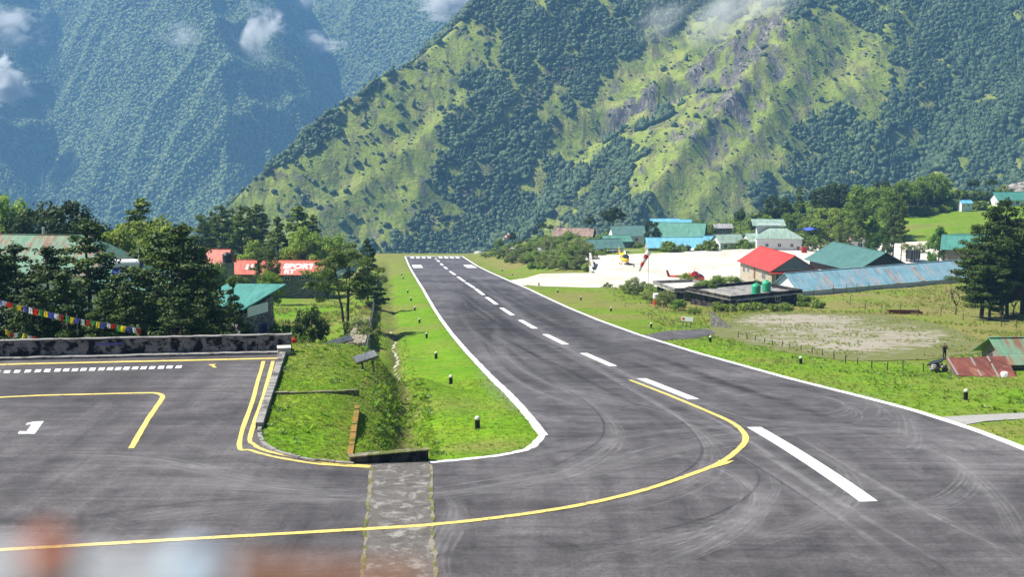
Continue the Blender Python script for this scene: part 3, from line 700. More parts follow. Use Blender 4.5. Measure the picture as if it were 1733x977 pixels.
def near_masks(px, py, X, Y):
    """what grows where on the near mountain, as fields over its surface"""
    g = sum(blob(px, py, *b) for b in ((600, 270, 230, 48, -52), (690, 230, 150, 30, -55), (560, 340, 170, 45, -42), (430, 340, 90, 26, -38), (1050, 180, 130, 30, -35), (1120, 130, 90, 40, -30),
        (1230, 240, 180, 58, -62), (1190, 320, 120, 50, -60), (1390, 110, 75, 62, 20), (1420, 80, 60, 60, 0), (1330, 150, 70, 60, -40), (1290, 110, 60, 50, -50), (1010, 200, 60, 22, -45), (930, 380, 50, 14, -50), (870, 180, 70, 8, -50), (1000, 260, 40, 10, -40), (640, 330, 150, 60, -50), (500, 320, 130, 40, -40), (760, 120, 70, 26, -50), (1480, 120, 60, 30, 10), (1120, 250, 60, 30, -50), (1270, 60, 60, 40, -40), (1210, 270, 150, 90, -62), (1400, 130, 110, 55, 15), (1060, 165, 110, 30, -32), (1180, 380, 70, 40, -60), (1150, 70, 80, 30, -40)))
    n = fbm(X / 26, Y / 26, 71, 4); n2 = fbm(X / 9, Y / 9, 75, 3)
    grass = np.clip(sstep(0.16, 0.5, g + 1.0 * n + .9 * n2), 0, 1)
    b = sum(blob(px, py, *q) for q in ((790, 60, 220, 22, -46), (900, 190, 220, 24, -52), (680, 150, 160, 14, -42), (990, 60, 120, 26, -48), (480, 300, 60, 14, -40)))
    scrub = np.clip(sstep(0.3, 0.7, b + 0.8 * n), 0, 1) * (1 - grass)
    r = cliffiness(X, Y)
    n3 = fbm(X / 5.5, Y / 11, 79, 3); rock = np.clip(sstep(0.78, 0.95, r + 0.9 * n2 + 1.0 * n3) + .8 * sstep(0.42, 0.55, n2 * .7 + n3 * .8) * (g > .3), 0, 1)
    return grass, scrub, rock
ng, ns, nr = near_masks(npx, npy, NX, NY)
for a, v in (('grassy', ng), ('scrub', ns), ('rocky', nr)): set_attr(nm, a, v)
def mountain_mat(name, far=False):
    m, nt, b = new_mat(name); v = coords(nt)
    s = 1.0 if not far else 0.45
    n1 = noise(nt, 0.03 * s, 6, 0.65, v); n2 = noise(nt, 0.22 * s, 5, 0.7, v); n3 = noise(nt, 0.9 * s, 3, 0.7, v)
    c = ramp(nt, n2, [(0.3, (0.022, 0.045, 0.014)), (0.7, (0.07, 0.095, 0.03))])
    c = mix(nt, attr(nt, 'scrub'), c, ramp(nt, n2, [(0.3, (0.055, 0.043, 0.036)), (0.7, (0.10, 0.082, 0.06))]))
    c = mix(nt, attr(nt, 'grassy'), c, ramp(nt, n1, [(0.3, (0.125, 0.165, 0.030)), (0.5, (0.235, 0.285, 0.045)), (0.72, (0.30, 0.30, 0.09))]))
    fall = noise(nt, 1.0, 7, 0.7, coords(nt, (0.085 * s, 0.028 * s, 0.02 * s), (0, 0, -0.55)), .6)
    c = mix(nt, ramp(nt, fall, [(0.46, 0.0), (0.60, 0.85)]), c, ramp(nt, n1, [(0.4, (0.055, 0.085, 0.026)), (0.6, (0.105, 0.092, 0.055))]))
    c = mix(nt, ramp(nt, n2, [(0.6, 0.0), (0.7, 0.6)]), c, (0.10, 0.10, 0.05))
    crk = noise(nt, 1.0, 6, 0.75, coords(nt, (.30, .10, .055)), 1.0)
    c = mix(nt, attr(nt, 'rocky'), c, ramp(nt, crk, [(0.33, (0.035, 0.033, 0.03)), (0.45, (0.09, 0.085, 0.075)), (0.56, (0.16, 0.145, 0.125)), (0.68, (0.40, 0.36, 0.31))]))
    c = mix(nt, 1.0, c, ramp(nt, n3, [(0.3, 0.65), (0.7, 1.3)]), 'MULTIPLY')
    nt.links.new(c, b.inputs['Base Color']); b.inputs['Roughness'].default_value = 0.9; b.inputs['Specular IOR Level'].default_value = 0.1
    bump(nt, b, n2, 0.9, 3.0 / s); return m
mountain_mat('mountain_near'); mountain_mat('mountain_far', True)
mnear = link(bpy.data.objects.new('mountain_near', nm)); nm.materials.append(MATS['mountain_near']); tag(mnear, kind='structure')
fm, FX, FY, FZ = grid_mesh('mountain_far', axis([(-3200, -2000, 60), (-2000, 300, 13), (300, 900, 60)]), axis([(2500, 2800, 40), (2800, 3750, 12), (3750, 4500, 60)]), far_z)
fpx, fpy = proj(FX, FY, FZ)
fr = np.clip(sum(blob(fpx, fpy, *b) for b in ((238, 195, 26, 10, 60), (275, 205, 24, 10, 60), (310, 262, 45, 9, 40), (255, 250, 14, 26, 0), (178, 165, 12, 8, 30), (440, 85, 10, 16, -30), (540, 92, 9, 12, 0))) + .6 * fbm(FX / 50, FY / 50, 83, 3) - .25, 0, 1)
fg = np.clip(sstep(0.3, 0.6, fbm(FX / 120, FY / 120, 87, 4) + .5 * fr - .05), 0, 1) * .8
for a, v in (('grassy', fg), ('scrub', fg * 0), ('rocky', sstep(.25, .6, fr))): set_attr(fm, a, v)
mfar = link(bpy.data.objects.new('mountain_far', fm)); fm.materials.append(MATS['mountain_far']); tag(mfar, kind='structure')

# ------------------------------------------------------------------ scatter: instances on points, for what nobody could count
def scatter(name, pts, scl, protos, label, seed=0, tilt=0.0):
    me = bpy.data.meshes.new(name); me.vertices.add(len(pts)); me.vertices.foreach_set('co', np.asarray(pts, np.float32).ravel()); me.update()
    set_attr(me, 'scl', scl)
    o = link(bpy.data.objects.new(name, me)); tag(o, label, None, None, 'stuff')
    ng = bpy.data.node_groups.new(name, 'GeometryNodeTree'); N = ng.nodes; Lk = ng.links.new
    ng.interface.new_socket('Geometry', in_out='INPUT', socket_type='NodeSocketGeometry'); ng.interface.new_socket('Geometry', in_out='OUTPUT', socket_type='NodeSocketGeometry')
    gi = N.new('NodeGroupInput'); go = N.new('NodeGroupOutput'); iop = N.new('GeometryNodeInstanceOnPoints'); jn = N.new('GeometryNodeJoinGeometry')
    for p in protos:
        oi = N.new('GeometryNodeObjectInfo'); oi.inputs['Object'].default_value = p; oi.inputs['As Instance'].default_value = True
        Lk(oi.outputs['Geometry'], jn.inputs[0])
    Lk(gi.outputs[0], iop.inputs['Points']); Lk(jn.outputs[0], iop.inputs['Instance']); iop.inputs['Pick Instance'].default_value = True
    ri = N.new('FunctionNodeRandomValue'); ri.data_type = 'INT'; ri.inputs[4].default_value = 0; ri.inputs[5].default_value = len(protos) - 1; ri.inputs['Seed'].default_value = seed
    Lk(ri.outputs[2], iop.inputs['Instance Index'])
    rv = N.new('FunctionNodeRandomValue'); rv.data_type = 'FLOAT_VECTOR'; rv.inputs[0].default_value = (-tilt, -tilt, 0); rv.inputs[1].default_value = (tilt, tilt, 6.283); rv.inputs['Seed'].default_value = seed + 5
    e2r = N.new('FunctionNodeEulerToRotation'); Lk(rv.outputs[0], e2r.inputs[0]); Lk(e2r.outputs[0], iop.inputs['Rotation'])
    na = N.new('GeometryNodeInputNamedAttribute'); na.data_type = 'FLOAT'; na.inputs[0].default_value = 'scl'
    Lk(na.outputs[0], iop.inputs['Scale']); Lk(iop.outputs[0], go.inputs[0])
    md = o.modifiers.new('scatter', 'NODES'); md.node_group = ng
    return o
def lump(name, mat, rx, rz, seed, conic=0.0, sub=2, rough=0.35):
    r = random.Random(seed); bm = bmesh.new(); bmesh.ops.create_icosphere(bm, subdivisions=sub, radius=1)
    for v in bm.verts:
        k = 1 + r.uniform(-rough, rough); c = v.co
        w = 1 - conic * (c.z * 0.5 + 0.5)
        v.co = Vector((c.x * rx * k * w, c.y * rx * k * w, (c.z + 0.75) * rz * (1 + r.uniform(-.1, .1))))
    me = bpy.data.meshes.new(name); bm.to_mesh(me); bm.free(); me.materials.append(MATS[mat]); me.polygons.foreach_set('use_smooth', np.ones(len(me.polygons), bool))
    return bpy.data.objects.new(name, me)
far_tree = [lump('crown', 'forest_leaf', .5, .42, 1), lump('crown', 'forest_leaf', .46, .5, 2), lump('crown', 'forest_conifer', .36, .75, 3, .8), lump('crown', 'forest_leaf', .55, .38, 4)]
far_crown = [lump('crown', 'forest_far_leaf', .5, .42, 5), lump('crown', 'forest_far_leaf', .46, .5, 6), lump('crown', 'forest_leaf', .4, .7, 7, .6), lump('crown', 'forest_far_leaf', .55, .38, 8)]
scrub_lump = [lump('scrub', 'slope_scrub', .55, .3, 9), lump('scrub', 'slope_scrub', .5, .4, 10), lump('scrub', 'forest_leaf', .5, .4, 11)]
def scatter_on(xr, yr, n, zf, dens, seed):
    r = np.random.default_rng(seed); X = r.uniform(*xr, n); Y = r.uniform(*yr, n); Z = zf(X, Y)
    px, py = proj(X, Y, Z); k = (px > -120) & (px < 1853) & (py > -80) & (py < 470) & (r.random(n) < dens(px, py, X, Y))
    return X[k], Y[k], Z[k]
def near_dens(px, py, X, Y):
    g, s, k = near_masks(px, py, X, Y); return np.clip(sstep(.55, .12, g) * .985 + .012 * sstep(1000, 800, px) + .003 - 0.75 * s - 0.8 * k, 0.0, 1) * (0.75 + 0.5 * sstep(-.2, .25, fbm(X / 40, Y / 40, 91, 3)))
X, Y, Z = scatter_on((-420, 760), (1130, 1700), 200000, near_z, near_dens, 5)
sc_ = rng.uniform(3.6, 8.0, len(X)) * (0.75 + .6 * (fbm(X / 30, Y / 30, 93, 3) + .3)); print('near forest', len(X))
scatter('forest_near', np.column_stack([X, Y, Z - .8]), sc_, far_tree, 'dense green forest covering the near mountain flank', 1, 0.12)
# loose shrubs on the open slope
X, Y, Z = scatter_on((-420, 760), (1130, 1700), 60000, near_z, lambda px, py, X, Y: (lambda m: np.clip(.10 * m[0] + 2.2 * m[0] * (1 - m[0]) + m[1] * .5, 0, 1))(near_masks(px, py, X, Y)), 6)
scatter('scrub_near', np.column_stack([X, Y, Z - .3]), rng.uniform(1.0, 3.4, len(X)), scrub_lump, 'scattered low scrub on the open mountain slope', 2, 0.2)
X, Y, Z = scatter_on((-1700, 250), (2700, 3950), 150000, far_z, lambda px, py, X, Y: np.where(near_z(X * 0, Y * 0) < 1e9, 1, 1) * (0.9 - .6 * sstep(.2, .6, np.interp(fbm(X / 120, Y / 120, 87, 4), [0, .6], [0, .6]))), 8)
print('far forest', len(X))
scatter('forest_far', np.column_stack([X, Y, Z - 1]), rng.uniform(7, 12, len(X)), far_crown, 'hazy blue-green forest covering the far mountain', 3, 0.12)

# ------------------------------------------------------------------ haze in the valley air
hz, hn, hb = new_mat('haze'); hn.nodes.remove(hb)
pv = hn.nodes.new('ShaderNodeVolumePrincipled'); pv.inputs['Color'].default_value = (0.25, 0.53, 1.0, 1); pv.inputs['Density'].default_value = 0.000132; pv.inputs['Anisotropy'].default_value = 0.0
hn.links.new(pv.outputs[0], hn.nodes['Material Output'].inputs['Volume'])
hm = MB().box(-3400, 2400, -60, 5300, -452, 1100).build('haze', 'haze'); tag(hm, 'pale blue haze filling the valley air', None, None, 'stuff')

# ------------------------------------------------------------------ tree prototypes
def leaf_cloud(cl, size, n_mul=1.0, seed=0, up=0.35, aspect=1.5, shell=0.45):
    """cl: list of (centre, (rx, ry, rz), n). Many leaf-sized faces spread through the clumps"""
    r = np.random.default_rng(seed); V = []
    for c, rad, n in cl:
        n = max(3, int(n * n_mul)); d = r.normal(size=(n, 3)); d /= np.linalg.norm(d, axis=1)[:, None]
        u = (shell + (1 - shell) * r.random(n))[:, None]
        p = np.array(c) + d * u * np.array(rad)
        nn = d * 0.8 + r.normal(size=(n, 3)) * 0.6 + np.array([0, 0, up]); nn /= np.linalg.norm(nn, axis=1)[:, None]
        a = np.cross(nn, r.normal(size=(n, 3))); a /= np.linalg.norm(a, axis=1)[:, None] + 1e-9; b = np.cross(nn, a)
        s = (size * r.uniform(0.55, 1.35, n))[:, None]; a = a * s * 0.5 * aspect; b = b * s * 0.5
        V.append(np.stack([p - a, p - b * .9 + a * .1, p + a, p + b], 1).reshape(-1, 3))
    V = np.concatenate(V); q = np.arange(len(V)).reshape(-1, 4)
    return np_mesh('crown', V, q)
PROTO = {}
def proto(kind, height, trunk_mb, cl, size, leaf, bark='bark_pine', seed=0, **kw):
    tm = trunk_mb.mesh('trunk', True); tm.materials.append(MATS[bark])
    cm = None
    if cl is not None: cm = leaf_cloud(cl, size, seed=seed, **kw); cm.materials.append(MATS[leaf])
    PROTO.setdefault(kind, []).append((height, tm, cm))
def trunk_path(h, r0, lean=0.3, seed=0, n=6):
    r = random.Random(seed); pts = []; x = y = 0
    for i in range(n + 1):
        pts.append(Vector((x, y, h * i / n - (0.5 if i == 0 else 0)))); x += r.uniform(-lean, lean) * .5; y += r.uniform(-lean, lean) * .5
    return pts, [r0 * (1 - 0.88 * i / n) for i in range(n + 1)]
def pos_on(pts, h, z):
    f = max(0, min(0.999, z / h)) * (len(pts) - 1); i = int(f); return pts[i].lerp(pts[i + 1], f - i)
def make_pine(kind, h, base, width, seed, leaf, levels=13, per=5, size=.3, dens=46, droop=0.05, topw=.25, size_r=.9, r0=.24, profile=None):
    r = random.Random(seed); pts, rad = trunk_path(h, r0, .25, seed); mb = MB().path(pts, rad); cl = []
    for i in range(levels):
        f = i / (levels - 1); z = h * (base + (0.97 - base) * f)
        w = width * (profile(f) if profile else (1 - f) ** .75 * (1 - topw) + topw * (1 - f * .75)) * r.uniform(.75, 1.15)
        for k in range(per if f < .85 else 3):
            a = 2 * math.pi * (k / per + r.random() * .5) + i * 1.3; L = w * r.uniform(.55, 1.12); p0 = pos_on(pts, h, z)
            d = Vector((math.cos(a), math.sin(a), r.uniform(-.05, .35) - droop)); p1 = p0 + d * L
            mb.tube(p0, p1, .05 * (1.2 - f) + .015, .012, 5)
            m = max(1, int(L / .75))
            for j in range(m):
                t = .35 + .65 * (j + 1) / m; c = p0.lerp(p1, t); rr = size_r * r.uniform(.45, .8)
                cl.append(((c.x + r.uniform(-.25, .25), c.y + r.uniform(-.25, .25), c.z + .1), (rr, rr, rr * .5), dens * r.uniform(.6, 1.2)))
    top = pts[-1]; cl.append(((top.x, top.y, top.z - .2), (.4, .4, .7), dens))
    proto(kind, h, mb, cl, size, leaf, seed=seed)
def make_round(kind, h, base, width, seed, leaf, lobes=34, size=.3, dens=70, bark='bark_grey', flat=1.0, stems=1, r0=.22, lobe_r=1.1):
    r = random.Random(seed); mb = MB(); cl = []; cz = h * (base + 1) / 2; hz = h * (1 - base) / 2
    for s in range(stems):
        o = Vector((r.uniform(-.5, .5), r.uniform(-.5, .5), 0)) * (stems > 1) * width * .3
        pts, rad = trunk_path(h * .8, r0, .5, seed + s); pts = [p + o * (.4 + .6 * i / 6) for i, p in enumerate(pts)]; mb.path(pts, rad)
        for k in range(lobes // stems):
            a = r.uniform(0, 6.283); el = math.asin(r.uniform(-.75, 1)); q = r.uniform(.55, 1.0)
            c = Vector((math.cos(a) * math.cos(el) * width * q, math.sin(a) * math.cos(el) * width * q, cz + math.sin(el) * hz * q * .92)) + o
            p0 = pos_on(pts, h * .8, min(h * .75, max(h * base * .8, c.z - r.uniform(.5, 1.5))))
            if k % 2 == 0: mb.tube(p0, c, .06, .015, 5)
            rr = lobe_r * r.uniform(.55, 1.1); cl.append((tuple(c), (rr, rr, rr * .75 * flat), dens * r.uniform(.6, 1.2)))
    proto(kind, h, mb, cl, size, leaf, bark, seed)
def make_cone(kind, h, width, seed, leaf, size=.19, n=130, dens=95, egg=.55):
    r = random.Random(seed); pts, rad = trunk_path(h * .95, .2, .1, seed); mb = MB().path(pts, rad); cl = []
    for i in range(n):
        f = r.random() ** .85; w = width * (math.sin(math.pi * min(1, f / (2 * egg) if f < egg else .5 + .5 * (f - egg) / (1 - egg))) ** .8 * .96 + .04)
        a = r.uniform(0, 6.283); q = r.uniform(.5, 1); rr = r.uniform(.35, .7)
        cl.append(((math.cos(a) * w * q, math.sin(a) * w * q, h * (.04 + .94 * f)), (rr, rr, rr * 1.2), dens * r.uniform(.6, 1.1)))
    proto(kind, h, mb, cl, size, leaf, seed=seed)
for sd in (1, 2, 3): make_pine('pine_near', 12, .10, 3.6, sd, 'leaf_pine_near', 14, 6, .17, 105, .12, .35, 1.0)
for sd in (4, 5): make_pine('pine_tall', 16, .36, 2.7, sd, 'leaf_pine', 12, 5, .25, 80, .0, .5, 1.15, .26, lambda f: (.75 + .5 * math.sin(f * 3.0)) * (1 - .55 * f))
for sd in (6, 7): make_pine('conifer', 13, .12, 3.3, sd, 'leaf_pine', 15, 6, .25, 80, .1, .1, 1.0)
for sd in (8, 9, 10): make_round('broadleaf', 9, .22, 3.4, sd, 'leaf_broad', 48, .24, 130, lobe_r=1.2)
for sd in (11, 12): make_round('light_tree', 6.5, .10, 2.9, sd, 'leaf_light', 42, .21, 120, lobe_r=.95)
for sd in (13, 14): make_round('dark_tree', 11, .18, 4.2, sd, 'leaf_dark', 60, .25, 140, 'bark_pine', lobe_r=1.3)
for sd in (15, 16): make_round('umbrella', 11, .58, 2.6, sd, 'leaf_pine_near', 32, .26, 110, 'bark_pine', .8, 1, .2, 1.0)
for sd in (17, 18): make_cone('cypress', 9, 2.3, sd, 'leaf_cypress')
for sd in (19, 20, 21): make_round('bush', 3.4, .02, 2.0, sd, 'leaf_bush', 32, .17, 95, 'bark_grey', .9, 3, .05, .7)
for sd in (24, 25): make_round('green_bush', 3.2, .02, 1.9, sd, 'leaf_broad', 32, .17, 95, 'bark_grey', .9, 3, .05, .75)
make_pine('big_dark', 16, .24, 4.3, 22, 'leaf_pine_near', 15, 6, .2, 120, .05, .5, 1.35, .34, lambda f: (.62 + .5 * math.sin(.5 + f * 2.6)) * (1 - .35 * f))
make_pine('big_dark', 15, .2, 3.8, 27, 'leaf_pine_near', 15, 6, .2, 120, .05, .5, 1.3, .3, lambda f: (.7 + .4 * math.sin(.5 + f * 2.6)) * (1 - .4 * f))
make_pine('row_pine', 9, .3, 2.2, 23, 'leaf_pine_far', 9, 5, .42, 40, .0, .45, 1.1, .18)
make_pine('row_pine', 9, .26, 2.5, 26, 'leaf_pine_far', 9, 5, .42, 40, .0, .5, 1.2, .18)
make_round('multi_pine', 13, .2, 4.4, 31, 'leaf_pine', 70, .2, 170, 'bark_pine', .7, 3, .2, 1.15)
def make_bare(seed, brown=False):
    r = random.Random(seed); mb = MB(); cl = []
    def grow(p, d, L, rad, lv):
        q = p + d * L; mb.tube(p, q, rad, rad * .6, 6)
        if lv == 0: cl.append((tuple(q), (.5, .5, .5), 26)); return
        for k in range(3):
            a = r.uniform(0, 6.283); dd = (d + Vector((math.cos(a), math.sin(a), r.uniform(-.1, .4))) * .75).normalized(); grow(q, dd, L * r.uniform(.55, .8), rad * .6, lv - 1)
    grow(Vector((0, 0, -.3)), Vector((.05, 0, 1)), 1.8, .14, 4)
    proto('brown_tree' if brown else 'bare_tree', 5.2, mb, cl if brown else None, .26, 'leaf_brown', 'bark_pine', seed)
make_bare(3); make_bare(5, True)
_tn = 0
def tree(kind, px, ytop, Y, label, name='tree', wide=1.0, group=None, hmin=0.0, cat='tree', h=None):
    """a tree standing at column px, Y metres away, whose tip reaches photo row ytop"""
    global _tn; _tn += 1
    b = at(px, Y); hh = h or max(hmin, (ztop(ytop, Y) - b.z) * (1.1 if kind in ('dark_tree', 'broadleaf', 'light_tree', 'umbrella', 'multi_pine') else 1.02))
    ph, tm, cm = PROTO[kind][_tn % len(PROTO[kind])]
    o = empty(name, b - Vector((0, 0, .1)), (_tn * 2.39) % 6.283, label, cat, group)
    k = hh / ph; kw = (k ** .6) * wide; o.scale = (kw, kw, k)
    part('trunk', None, o, tm)
    if cm is not None: part('crown' if cat == 'tree' else 'foliage', None, o, cm)
    return o
# ------------------------------------------------------------------ left: the trees behind the apron wall
G = 'dark pines behind the apron wall'
for px, yt, Y, w, lb in ((-28, 415, 112, 1.1, 'dark pine cut by the left frame edge behind the mouldy wall'), (22, 428, 116, 1.1, 'dark pine at far left below the rusty green roof'),
        (78, 432, 108, 1.0, 'dark bushy pine above the left stretch of prayer flags'), (112, 470, 101, .95, 'low pine right behind the wall above the flag pole'),
        (150, 392, 117, 1.05, 'tall dark pine with a pointed tip in front of the green roof end'), (196, 476, 106, .9, 'pine directly below the white solar water heater'),
        (232, 470, 102, .9, 'low pine at the right end of the prayer flag string'), (268, 408, 118, 1.1, 'dark pine just right of the thin white mast'),
        (306, 396, 113, 1.15, 'broad dark pine left of the small red roof'), (332, 432, 120, .95, 'dark pine below the small red-roofed house'),
        (340, 500, 103, .8, 'low dark pine touching the stone building on its left'), (392, 486, 107, .4, 'slender light-tipped pine in front of the teal mono-pitch roof'),
        (44, 500, 100, .9, 'low pine behind the lower short flag string'), (170, 505, 99.5, .8, 'small pine peeping over the wall below the flags'), (300, 500, 99.5, .95, 'low bushy pine behind the middle of the mouldy wall')):
    tree('pine_near', px, yt - 8, Y, lb, 'pine_tree', w * 1.35, G)
for kd, px, yt, Y, w, lb in (('dark_tree', 40, 362, 205, 1.0, 'dark leafy tree left of the chimney above the rusty roof'), ('dark_tree', 92, 346, 212, 1.25, 'largest dark leafy tree behind the rusty green roof'),
        ('dark_tree', 138, 366, 208, .9, 'dark leafy tree behind the right end of the rusty roof'), ('broadleaf', 8, 350, 250, 1.1, 'greyish tree at the far left edge behind the dark ones'),
        ('conifer', 234, 344, 225, 1.75, 'pointed conifer rising above the light green trees at left'), ('light_tree', 198, 392, 200, 1.0, 'yellow-green tree left of the thin mast'),
        ('light_tree', 252, 376, 212, 1.2, 'largest yellow-green tree right of the thin mast'), ('light_tree', 290, 392, 205, .9, 'yellow-green tree beside the small red roof'),
        ('broadleaf', 175, 400, 215, .9, 'small dark green tree between rusty roof and yellow-green trees'), ('dark_tree', 315, 405, 200, .7, 'dark tree close to the left gable of the small red house')):
    tree(kd, px, yt, Y, lb, 'conifer_tree' if kd == 'conifer' else 'broadleaf_tree', w)
G = 'tall pines in the stand behind the red roofs'
for i, (px, yt, Y) in enumerate(((343, 366, 335), (360, 362, 350), (377, 352, 342), (393, 358, 356), (407, 352, 338), (421, 356, 352), (434, 350, 345), (441, 356, 360))):
    tree('pine_tall', px, yt, Y, ('leftmost', 'second from left', 'third from left', 'fourth from left', 'fifth from left', 'sixth from left', 'seventh from left', 'rightmost')[i] + ' pine in the tall bare-trunked stand behind the red roofs', 'pine_tree', 1.0, G)
for px, yt, Y, w, lb in ((470, 372, 315, 1.50, 'left conifer of the trio behind the red roof with lettering'), (500, 353, 325, 1.65, 'tallest conifer of the trio behind the red roof with lettering'), (527, 368, 318, 1.27, 'right slender conifer of the trio behind the red roof')):
    tree('conifer', px, yt, Y, lb, 'conifer_tree', w)
for kd, px, yt, Y, w, lb in (('broadleaf', 515, 398, 295, 1.1, 'round green tree at the foot of the conifer trio'), ('broadleaf', 552, 402, 300, 1.0, 'round green tree behind the right end of the lettered roof'),
        ('light_tree', 425, 412, 330, .9, 'light green bush tree among the stand of tall pines'), ('multi_pine', 450, 418, 262, .75, 'spreading tree standing in front of the lettered red roof'), ('broadleaf', 360, 448, 240, .7, 'leafy tree below the black water tank'),
        ('multi_pine', 588, 420, 178, 1.2, 'large many-stemmed pine beside the sheet fence'), ('pine_near', 622, 408, 232, .85, 'pine standing at the fence behind the many-stemmed pine'),
        ('broadleaf', 455, 462, 210, .7, 'leafy tree behind the peak of the teal roof'), ('broadleaf', 400, 470, 235, .8, 'leafy tree between teal roof and lettered red roof')):
    tree(kd, px, yt, Y, lb, 'pine_tree' if 'pine' in kd else 'broadleaf_tree', w)
tree('dark_tree', 522, 522, 137, 'small dark round tree on the slope beyond the island', 'broadleaf_tree', .62)
tree('green_bush', 478, 545, 128, 'dark bush beside the corner of the stone building', 'bush', 1.0, cat='bush')
for i in range(9):
    tree('green_bush', 484 + i * 8.5, 0, 284 + (i % 3) * 2, 'leafy green bush in the hedge below the lettered red roof', 'bush', 1.0, 'hedge bushes below the lettered roof', cat='bush', h=2.6)
for px, Y, h, lb in ((617, 150, 2.6, 'bush at the near end of the stone wall by the fence'), (600, 165, 3.0, 'bush behind the stone wall near the many-stemmed pine'), (628, 262, 3.2, 'brownish bush at the sheet fence further down'), (645, 330, 3.0, 'bush at the far end of the sheet fence'), (560, 122, 1.8, 'low bush beside the long metal lean-to')):
    tree('bush', px, 0, Y, lb, 'bush', 1.0, cat='bush', h=h)
# ------------------------------------------------------------------ right: bushes and trees around the helipad and the village
G = 'bushes on the bank between runway and helipad'
bush_at = [(838, 520, 3.2), (852, 500, 3.4), (868, 490, 3.6), (884, 478, 4.0), (900, 470, 4.2), (917, 455, 4.4), (934, 446, 4.6), (950, 436, 5.2), (966, 428, 5.6), (980, 420, 5.2), (870, 452, 3.2), (890, 436, 3.4), (908, 424, 3.8), (926, 412, 4.2), (942, 402, 4.4), (958, 394, 4.6), (972, 388, 5.0), (984, 382, 5.2), (930, 388, 3.0), (948, 378, 3.2), (966, 372, 3.4), (982, 368, 3.6), (912, 478, 3.6), (940, 470, 4.4), (962, 455, 5.4), (822, 530, 2.4), (986, 398, 5.6)]
for i, (px, Y, h) in enumerate(bush_at):
    tree('bush' if i % 4 else 'green_bush', px, 0, Y, 'tangled bush in the thicket left of the helipad retaining wall', 'bush', 1.55, G, cat='bush', h=h * 1.15)
for kd, px, yt, Y, w, lb in (('umbrella', 905, 388, 545, .8, 'left small umbrella pine of three on the crest'), ('umbrella', 918, 378, 540, 1.0, 'middle umbrella pine of three on the crest'), ('umbrella', 932, 381, 548, .8, 'right small umbrella pine of three on the crest'),
        ('dark_tree', 867, 392, 560, .6, 'dark tree beside the small far windsock'), ('green_bush', 845, 402, 556, .9, 'dark bush left of the small far windsock'), ('umbrella', 998, 369, 500, .9, 'lone flat-topped pine behind the brown roof'),
        ('umbrella', 1030, 357, 470, .9, 'left of the twin tall flat-topped pines'), ('umbrella', 1042, 355, 474, 1.1, 'right denser one of the twin tall flat-topped pines'), ('dark_tree', 1103, 374, 428, .75, 'dark round tree between the green roofs and the long blue roof'),
        ('broadleaf', 1180, 374, 445, .7, 'dark tree behind the blue roof at the village centre'), ('light_tree', 1168, 378, 452, .6, 'small green tree at the village centre'), ('broadleaf', 1206, 386, 450, .7, 'leafy tree right of the upper blue roofs'),
        ('umbrella', 1252, 356, 470, .85, 'thin spreading tree on the slope left of the hill trees'), ('green_bush', 1240, 404, 418, .9, 'green bush beside the small green gabled house'), ('green_bush', 1262, 402, 412, 1.0, 'green bush between the small gable and the two-tier house')):
    tree(kd, px, yt, Y, lb, 'bush' if 'bush' in kd else 'pine_tree' if kd == 'umbrella' else 'broadleaf_tree', w, cat='bush' if 'bush' in kd else 'tree')
hill = (('dark_tree', 1316, 332, 470, .9, 'dark round tree standing alone above the blue tarpaulin'), ('conifer', 1353, 317, 480, .7, 'dark pointed conifer on the hill crest'), ('dark_tree', 1392, 316, 500, .9, 'left dark crown of the wide dark clump on the crest'),
        ('dark_tree', 1412, 311, 505, 1.0, 'middle dark crown of the wide dark clump on the crest'), ('dark_tree', 1436, 328, 498, .8, 'right lower crown of the wide dark clump on the crest'), ('dark_tree', 1488, 306, 500, .7, 'dark round crown peeking above the broad green tree'),
        ('broadleaf', 1475, 318, 440, 1.25, 'broad green tree in the middle of the hill'), ('light_tree', 1405, 356, 425, 1.4, 'largest light green tree in front of the hill trees'), ('light_tree', 1372, 368, 440, 1.0, 'light green tree left of the largest light one'),
        ('broadleaf', 1340, 362, 455, .9, 'green tree between the blue tarpaulin and the crest'), ('broadleaf', 1440, 350, 450, 1.0, 'green tree right of the largest light green tree'), ('broadleaf', 1525, 312, 490, 1.1, 'left big green tree above the meadow'),
        ('broadleaf', 1550, 308, 500, 1.2, 'second big green tree above the meadow'), ('broadleaf', 1575, 298, 505, 1.2, 'tallest green tree above the meadow'), ('broadleaf', 1590, 318, 512, .8, 'green tree right below the tallest one above the meadow'),
        ('umbrella', 1643, 305, 545, 1.0, 'pine on the crest left of the pale boulders'), ('umbrella', 1672, 304, 550, 1.0, 'pine on the crest beside the pale boulders'), ('light_tree', 1695, 314, 545, .9, 'yellow-green bush tree before the pale boulders'),
        ('light_tree', 1312, 392, 410, .6, 'small light green tree right of the two-tier house'), ('green_bush', 1345, 402, 408, 1.0, 'dark green bush beside the red jerrycan'), ('broadleaf', 1296, 368, 460, .7, 'leafy tree behind the two-tier house roof'), ('dark_tree', 1280, 362, 475, .6, 'dark tree beside the fallen trunk on the slope'),
        ('light_tree', 1425, 380, 415, .9, 'light bushy tree behind the tall thin pines'), ('broadleaf', 1500, 350, 430, .8, 'green tree behind the tall slim pine pair'))
for kd, px, yt, Y, w, lb in hill:
    w *= 1.25
    tree(kd, px, yt, Y, lb, 'bush' if 'bush' in kd else 'conifer_tree' if kd == 'conifer' else 'pine_tree' if kd == 'umbrella' else 'broadleaf_tree', w, cat='bush' if 'bush' in kd else 'tree')
